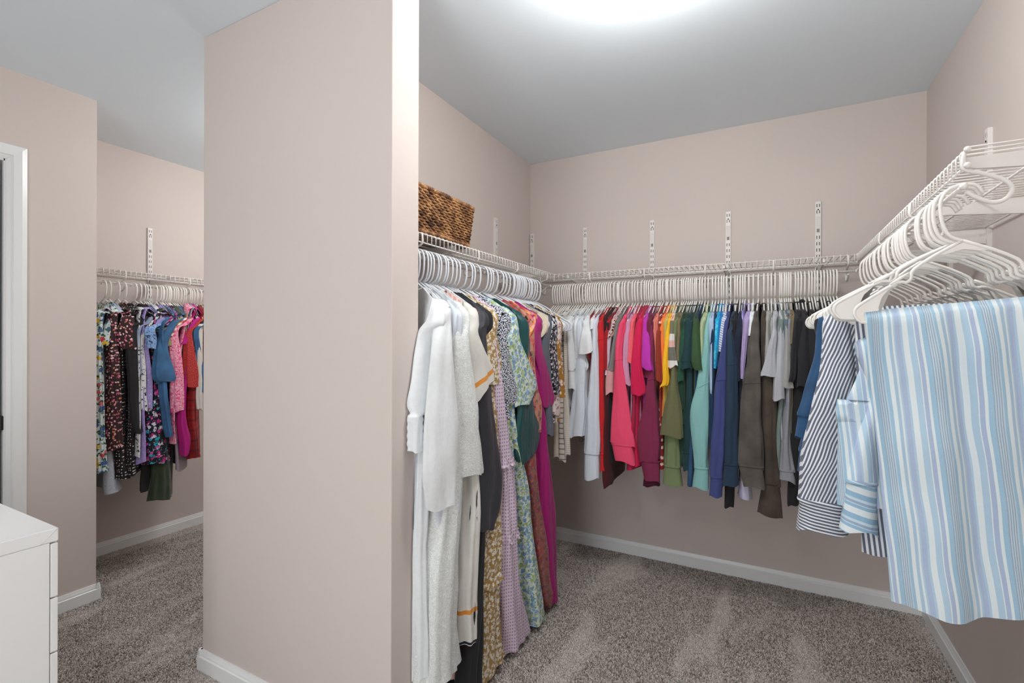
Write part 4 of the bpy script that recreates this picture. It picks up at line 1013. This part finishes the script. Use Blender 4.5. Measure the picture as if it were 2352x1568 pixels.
G('right', 'navy striped blouse with full gathered sleeve', 'blouse', NAVSTR, [(1925, 1965, 735), (1885, 1966, 850), (1862, 1962, 950), (1838, 1955, 1070), (1832, 1950, 1150)], cuff=(1829, 1948, 1222), cmat=NAVSTRH, hem=-.72, s=1.46, plane=1.46, sd=.035, amp=.07, th=.014)
G('right', 'light blue striped blouse with smocked frilled cuff', 'blouse', BLSTR, [(2000, 2030, 740), (1995, 2035, 900), (1962, 2020, 1010), (1940, 2014, 1105)], cuff=(1928, 2018, 1222), cmat=BLSTRH, hem=-.70, s=1.385, plane=1.385, sd=.03, amp=.08, th=.012, sw=.14, ztop=-.30)

# resolve hanger places, keep them a tube's width apart
for sp in SPECS:
    sp['s'] = spec_s(sp)
    if sp['side'] != 'right': sp.setdefault('rz', random.uniform(-.05, .05))
RIGHT_EMPTY = [1.322, 1.345, 1.437, 1.595, 1.612, 1.675, 1.80, 1.815, 1.832, 1.90, 1.96, 1.975, 2.05, 2.11, 2.16, 2.24]
for side, gap in (('back', .0088), ('left', .0095), ('kids', .0092)):
    L = sorted([sp for sp in SPECS if sp['side'] == side], key=lambda q: q['s'])
    for _ in range(60):
        for A, B in zip(L, L[1:]):
            d = B['s']-A['s']
            if d < gap:
                A['s'] -= (gap-d)/2; B['s'] += (gap-d)/2

def stem(sp): return ' '.join(sp['short'].split(' with ')[0].split(' beside ')[0].split(' behind ')[0].split(' in ')[0].split()[:5])
def between(side, s):
    L_ = sorted([sp for sp in SPECS if sp['side'] == side and not sp.get('filler')], key=lambda q: q['s'])
    lo = [q for q in L_ if q['s'] <= s]; hi = [q for q in L_ if q['s'] > s]
    if lo and hi: return 'between %s and %s' % (stem(lo[-1]), stem(hi[0]))
    return 'beyond the '+stem((lo or hi)[-1 if lo else 0])
# plain tees packed between the garments above; only their shoulders and hooks show
def nearest(side, s): return min([sp for sp in SPECS if sp['side'] == side and not sp.get('filler')], key=lambda q: abs(q['s']-s))
FILL = []
L = sorted([sp['s'] for sp in SPECS if sp['side'] == 'back'])
for a, b_ in zip(L, L[1:]):
    k = int((b_-a)/.0112)-1
    for j in range(max(0, min(k, 4))):
        FILL.append(('back', a+(b_-a)*(j+1)/(k+1)))
for i in range(5): FILL.append(('back', L[0]-.014*(i+1)))
TONES = [(-1.0, 'cream', CREAM), (-.83, 'white', WHITE2), (-.72, 'red', CRIM), (-.52, 'pink', MAUVE), (-.42, 'plum', PLUM), (-.33, 'olive', KHAKI), (-.2, 'green', FOREST), (-.02, 'navy', NAVY), (.10, 'grey', HGREY), (9, 'black', BLK2)]
for side, s in FILL:
    for lim, nm, mt in TONES:
        if s < lim: break
    SPECS.append(dict(side=side, short=nm+' tee', cat='t-shirt', mat=mt, sl=[(0, 0, 0)], body=None, hem=random.uniform(-.74, -.64), cuff=None, s=s, plane=2.4, name='t_shirt',
                      filler=True, label='plain %s tee ' % nm+between('back', s), group='plain %s tees packed on the back rod' % nm))
def build_filler(sp, idx):
    side, s = sp['side'], sp['s']
    e = empty('t_shirt', root_loc(side, s), RODS[side][1], sp['label'], sp['cat'], sp['group'])
    sw = .182; z_top = -.128; hz = sp['hem']; th = .0055
    st = [[0, 0, z_top, .006, sw*.97], [0, 0, z_top-.035, th, sw], [0, 0, z_top-.2, th, .172], [0, 0, hz, th, .172]]
    loft('body', st, sp['mat'], e, n=22, sub=4, amp=.08, wr=.002, sq=2.6, ztop=shoulder_profile(sw), seed=idx)
    zs = arm_z(sw)
    for sg in (1, -1):
        loft('sleeve', [[sg*sw*.9, 0, zs+.004, .005, .012], [sg*(sw+.002), 0, zs-.022, .0065, .018], [sg*(sw+.002), 0, zs-.12, .007, .02], [sg*(sw), 0, zs-.19, .008, .022]], sp['mat'], e, n=12, sub=3, amp=.08, wr=.002, seed=idx+sg)
    return e

for i, sp in enumerate(SPECS):
    if sp.get('filler'):
        build_filler(sp, i)
        hanger(sp['side'], sp['s'], 'hanger of a plain %s ' % sp['short']+between('back', sp['s']), 'hangers with packed plain tees')
        continue
    e = build_garment(sp, i); CUR_RZ[0] = 0.0
    sp['obj'] = e
    hl = 'white plastic hanger holding the '+' '.join(sp['short'].split()[:10])
    hanger(sp['side'], sp['s'], hl, 'hangers holding clothes', cool=(sp['side'] == 'left'), full=sp['side'] == 'right', scale=.84 if sp['side'] == 'kids' else 1.0,
           rz=sp['rz'] if 'rz' in sp else (random.uniform(-.07, .07) if sp['side'] != 'right' else 0), tilt=0)
    if sp.get('bmat'):
        for ch in e.children:
            if ch.name.startswith('body'): ch.data.materials.clear(); ch.data.materials.append(sp['bmat'])
    if sp.get('special') == 'ivory':      # orange bands and the navy hem of the ivory dress
        body = [c for c in e.children if c.name.startswith('body')][0]
        slv = [c for c in e.children if c.name.startswith('sleeve')][0]
        orange = cloth('orange_band', 'e0923c'); nvy = cloth('navy_band', '1d2138')
        for o_, zz in ((body, ((1392, 1402, orange), (1466, 1472, nvy))), (slv, ((872, 884, orange),))):
            me = o_.data; me.materials.append(orange); me.materials.append(nvy)
            for va, vb, mt in zz:
                za = to_local('left', sp['s'], at(1110, va, 0, sp['plane'])).z; zb = to_local('left', sp['s'], at(1110, vb, 0, sp['plane'])).z
                bm = bmesh.new(); bm.from_mesh(me)
                for zc in (za, zb):
                    gm = list(bm.verts)+list(bm.edges)+list(bm.faces)
                    bmesh.ops.bisect_plane(bm, geom=gm, plane_co=(0, 0, zc), plane_no=(0, -.45 if o_ is slv else 0, 1))
                for f in bm.faces:
                    c = f.calc_center_median(); d = c.z+(-.45*c.y if o_ is slv else 0)
                    if min(za, zb)-1e-5 <= d <= max(za, zb)+1e-5: f.material_index = 1 if mt is orange else 2
                bm.to_mesh(me); bm.free()

# bare hangers
for k, s in enumerate((1.93, 2.0, 2.015, 2.05, 2.085, 2.12, 2.19, 2.205, 2.235, 2.262, 2.30)):
    hanger('left', s, 'bare white hanger '+between('left', s), 'bare hangers beyond the dresses', full=True, cool=True, rz=random.uniform(-.05, .05), tilt=random.uniform(-.02, .02))
for k, s in enumerate((1.37, 1.43, 1.46, 1.53, 1.66, 1.79, 1.81)):
    hanger('left', s, 'bare white hanger '+between('left', s), 'bare hangers between the dresses', cool=True, rz=random.uniform(-.03, .03))
for k, s in enumerate(RIGHT_EMPTY):
    hanger('right', s, ('bare notched hanger '+between('right', s)) if s < 1.76 else 'bare notched white hanger beyond the black shirt on the right rod', 'bare hangers on the right rod', full=True, rz=random.uniform(-.16, .10), tilt=random.uniform(-.03, .03))
for k, s in enumerate((1.46, 1.54, 1.58, 1.64, 1.70, 1.78)):
    hanger('kids', s, 'bare small hanger '+between('kids', s), 'bare small hangers', scale=.84, rz=random.uniform(-.05, .05))

# ------------------------------------------------------------------ striped trousers folded over hanger bars
def folded_cloth(name, short, cat, mat, s, x0t, x1t, x0b, x1b, zt, zbot, slope, label, tilt=.05, seed=1, cols=44, rows=34, pleats=(), thick=.013):
    """a wide cloth folded over the trouser bar: front and back layer joined at the fold (world x, z given)"""
    e = empty(name, root_loc('right', s), PI, label, cat, 'clothes on the right rod')
    bm = bmesh.new()
    r = RODS['right'][0]
    def P(layer, i, j):
        fx, fz = i/cols, j/rows
        xa = x0t+(x0b-x0t)*fz**.9; xb = x1t+(x1b-x1t)*fz
        x = xa+(xb-xa)*fx
        ztop = zt+slope*(x-x0t); zb = zbot+slope*(x-x0t)*1.0+.010*math.sin(fx*9+seed)*(1 if layer == 0 else .6)+(0 if layer == 0 else .05)
        z = ztop+(zb-ztop)*fz
        off = 0
        for pc, pw, pd in pleats: off += pd*math.exp(-((x-pc-.05*fz)/pw)**2)*max(.25, 1-fz*.8)
        off += .010*fz*math.sin(fx*11+seed)+.007*fz*math.sin(fx*23+1.3*seed+fz*2)+.004*math.sin(fx*6+fz*5)
        nv = noise.noise(Vector((x*14, z*9, seed+layer*5)))*.006
        d = thick*min(1, fz*30)**.5
        edge = 1-.7*max(0, 1-min(fx, 1-fx)*18)**2
        y = s+(-1 if layer == 0 else 1)*d*edge+(off+nv)*(1 if layer == 0 else .8)*min(1, fz*6)
        return bm.verts.new(to_local('right', s, Vector((x, y, z))))
    top = None
    grids = []
    for layer in (0, 1):
        g = []
        for j in range(rows+1):
            if j == 0 and layer == 1: g.append(grids[0][0])
            else: g.append([P(layer, i, j) for i in range(cols+1)])
        grids.append(g)
        for j in range(rows):
            for i in range(cols):
                bm.faces.new((g[j][i], g[j][i+1], g[j+1][i+1], g[j+1][i]))
    for j in range(rows):                                   # side seams
        for i in (0, cols):
            a, b_, c, d = grids[0][j][i], grids[0][j+1][i], grids[1][j+1][i], grids[1][j][i]
            vs_ = [a, b_, c] if a is d else [a, b_, c, d]
            try: bm.faces.new(vs_)
            except ValueError: pass
    o = bm_obj('folded_leg', bm, mat, e, True)
    hm = []
    for i in range(cols+1): hm.append(grids[0][rows][i].co.copy() if False else None)
    return e
ft = folded_cloth('trousers', '', 'trousers', BLSTR, 1.298, .186, .545, .236, .60, 1.342, .708, .085, 'wide light blue striped trousers folded over a hanger on the right rod', seed=2.1,
                  pleats=((.205, .011, .026), (.27, .02, -.012), (.30, .010, -.014), (.335, .012, .022), (.38, .02, -.014), (.42, .012, .018)))
hanger('right', 1.298, scale=.905, label='notched white hanger at the open rod end holding the light blue trousers', group='hangers holding clothes', full=True, tilt=.055)
folded_cloth('trousers', '', 'trousers', C('navy_stripe_trouser', 'e6e9ee', 'stripes', axis=0, lean=-.1, period=.0095, stops=[(0, 'dfe2e8'), (.5, '34425c')]), 1.412, .185, .54, .20, .56, 1.357, .785, .03,
             'navy and white striped trousers folded behind the light blue trousers', seed=4.4)
hanger('right', 1.412, scale=.905, label='notched white hanger holding the navy and white striped trousers', group='hangers holding clothes', full=True, tilt=.045)

# ------------------------------------------------------------------ woven basket on the left shelf
def m_reed():
    t = NT('water_hyacinth_reed')
    n = t.noise(26, 3); n2 = t.noise(180, 3, t.mapping((1, 1, 3)))
    c = t.ramp(t.math('ADD', t.math('MULTIPLY', n, .55), t.math('MULTIPLY', n2, .45)), [(.36, lin('2a1a12')), (.45, lin('6a4429')), (.54, lin('a3744a')), (.64, lin('d3a672'))])
    return t.done(c, .6, t.bump(t.noise(300, 2), .5, .002))
M_REED = m_reed()
bk = empty('woven_basket', (XL+.168, 1.515, DECK+.003), 0, 'brown woven reed basket standing on the left wire shelf', 'basket')
def rrect(hx, hy, rc, n):
    """points on a rounded rectangle, evenly spaced, with outward normals"""
    segs = []
    per = 4*(hx+hy-2*rc)+2*PI*rc
    out = []
    for k in range(n):
        d = per*k/n
        for (L_, cx, cy, a0, kind) in ((2*(hy-rc), hx, -(hy-rc), 0, 'r'), (PI/2*rc, hx-rc, hy-rc, 0, 'c'), (2*(hx-rc), hx-rc, hy, 0, 't'), (PI/2*rc, -(hx-rc), hy-rc, PI/2, 'c'),
                                  (2*(hy-rc), -hx, hy-rc, 0, 'l'), (PI/2*rc, -(hx-rc), -(hy-rc), PI, 'c'), (2*(hx-rc), -(hx-rc), -hy, 0, 'b'), (PI/2*rc, hx-rc, -(hy-rc), 1.5*PI, 'c')):
            if d <= L_:
                if kind == 'c': a = a0+d/rc; out.append(((cx+rc*math.cos(a), cy+rc*math.sin(a)), (math.cos(a), math.sin(a))))
                elif kind == 'r': out.append(((cx, cy+d), (1, 0)))
                elif kind == 't': out.append(((cx-d, cy), (0, 1)))
                elif kind == 'l': out.append(((cx, cy-d), (-1, 0)))
                else: out.append(((cx+d, cy), (0, -1)))
                break
            d -= L_
    return out
BH, NP, NS = .168, 288, 36
rows = 15
for i in range(rows):
    f = (i+.5)/rows; z = .012+f*(BH-.024)
    hx, hy = .118+.012*f, .190+.016*f
    ln_ = rrect(hx, hy, .025, NP)
    bm = bmesh.new()
    for sg in (0, 1):
        pts = []
        for k, ((x, y), (nx, ny)) in enumerate(ln_):
            ph = PI*NS*k/NP*1.0+(i % 2)*PI/2*2*.5+sg*PI
            off = .0058*math.sin(ph)
            wz = .0026*math.cos(ph)+.0012*math.sin(k*.37+i)
            pts.append((x+nx*off, y+ny*off, z+wz))
        add_tube(bm, pts, .0042, 5, closed=True, flat=(.8, 1.1))
    bm_obj('weave_row', bm, M_REED, bk, True)
for nm, z, f in (('rim', BH-.004, 1.0), ('foot_rim', .008, 0.0)):
    ln_ = rrect(.119+.013*f, .191+.017*f, .026, 300)
    bm = bmesh.new(); pts = []; rad = []
    for k, ((x, y), (nx, ny)) in enumerate(ln_):
        pts.append((x, y, z+.001*math.sin(k*1.9))); rad.append(.0085+.0014*math.sin(k*PI/2))
    add_tube(bm, pts, rad, 7, closed=True)
    bm_obj(nm, bm, M_REED, bk, True)
st_bm = bmesh.new()
for (x, y), (nx, ny) in rrect(.118, .190, .025, NS*2):
    add_tube(st_bm, [(x, y, .006), (x*1.07, y*1.06, BH)], .0022, 5)
bm_obj('stakes', st_bm, M_REED, bk, True)
box('floor_panel', -.112, .112, -.184, .184, .002, .010, M_REED, bk)

# ------------------------------------------------------------------ white dresser
dx1, dy1, dz = -1.648, .563, .78
DW, DD = .80, .48
dr = empty('dresser', (dx1-DW/2, dy1-DD/2, 0), 0, 'white lacquered chest of drawers standing near the door', 'dresser')
ox, oy = DW/2, DD/2
bm = bmesh.new(); add_box(bm, -ox, ox, -oy, oy, dz-.036, dz)
bmesh.ops.bevel(bm, geom=list(bm.edges), offset=.0025, segments=2, affect='EDGES')
bm_obj('top', bm, M_DRESSER, dr)
for sx in (-1, 1): box('side_panel', sx*ox-(.02 if sx > 0 else 0)-.001*sx, sx*ox+(.02 if sx < 0 else 0)-.001*sx, -oy+.002, oy-.018, 0, dz-.036, M_DRESSER, dr, bev=.0012)
box('back_panel', -ox+.02, ox-.02, -oy+.004, -oy+.012, .02, dz-.036, M_DRESSER, dr)
box('carcass', -ox+.02, ox-.02, -oy+.012, oy-.022, .05, dz-.04, M_SLOT, dr)
zt = dz-.040; nd = 5; hgt = (zt-.02)/nd
for k in range(nd):
    z1 = zt-k*hgt
    box('drawer_front', -ox+.001, ox-.001, oy-.0165, oy-.001, z1-hgt+.004, z1, M_DRESSER, dr, bev=.002)
# mitre joint across the corner of the top
tube_obj('mitre_joint', [(ox+.0002, oy-.002, dz-.002), (ox+.0002, oy-.036, dz-.034)], .0006, M_DOOR, dr, 4)
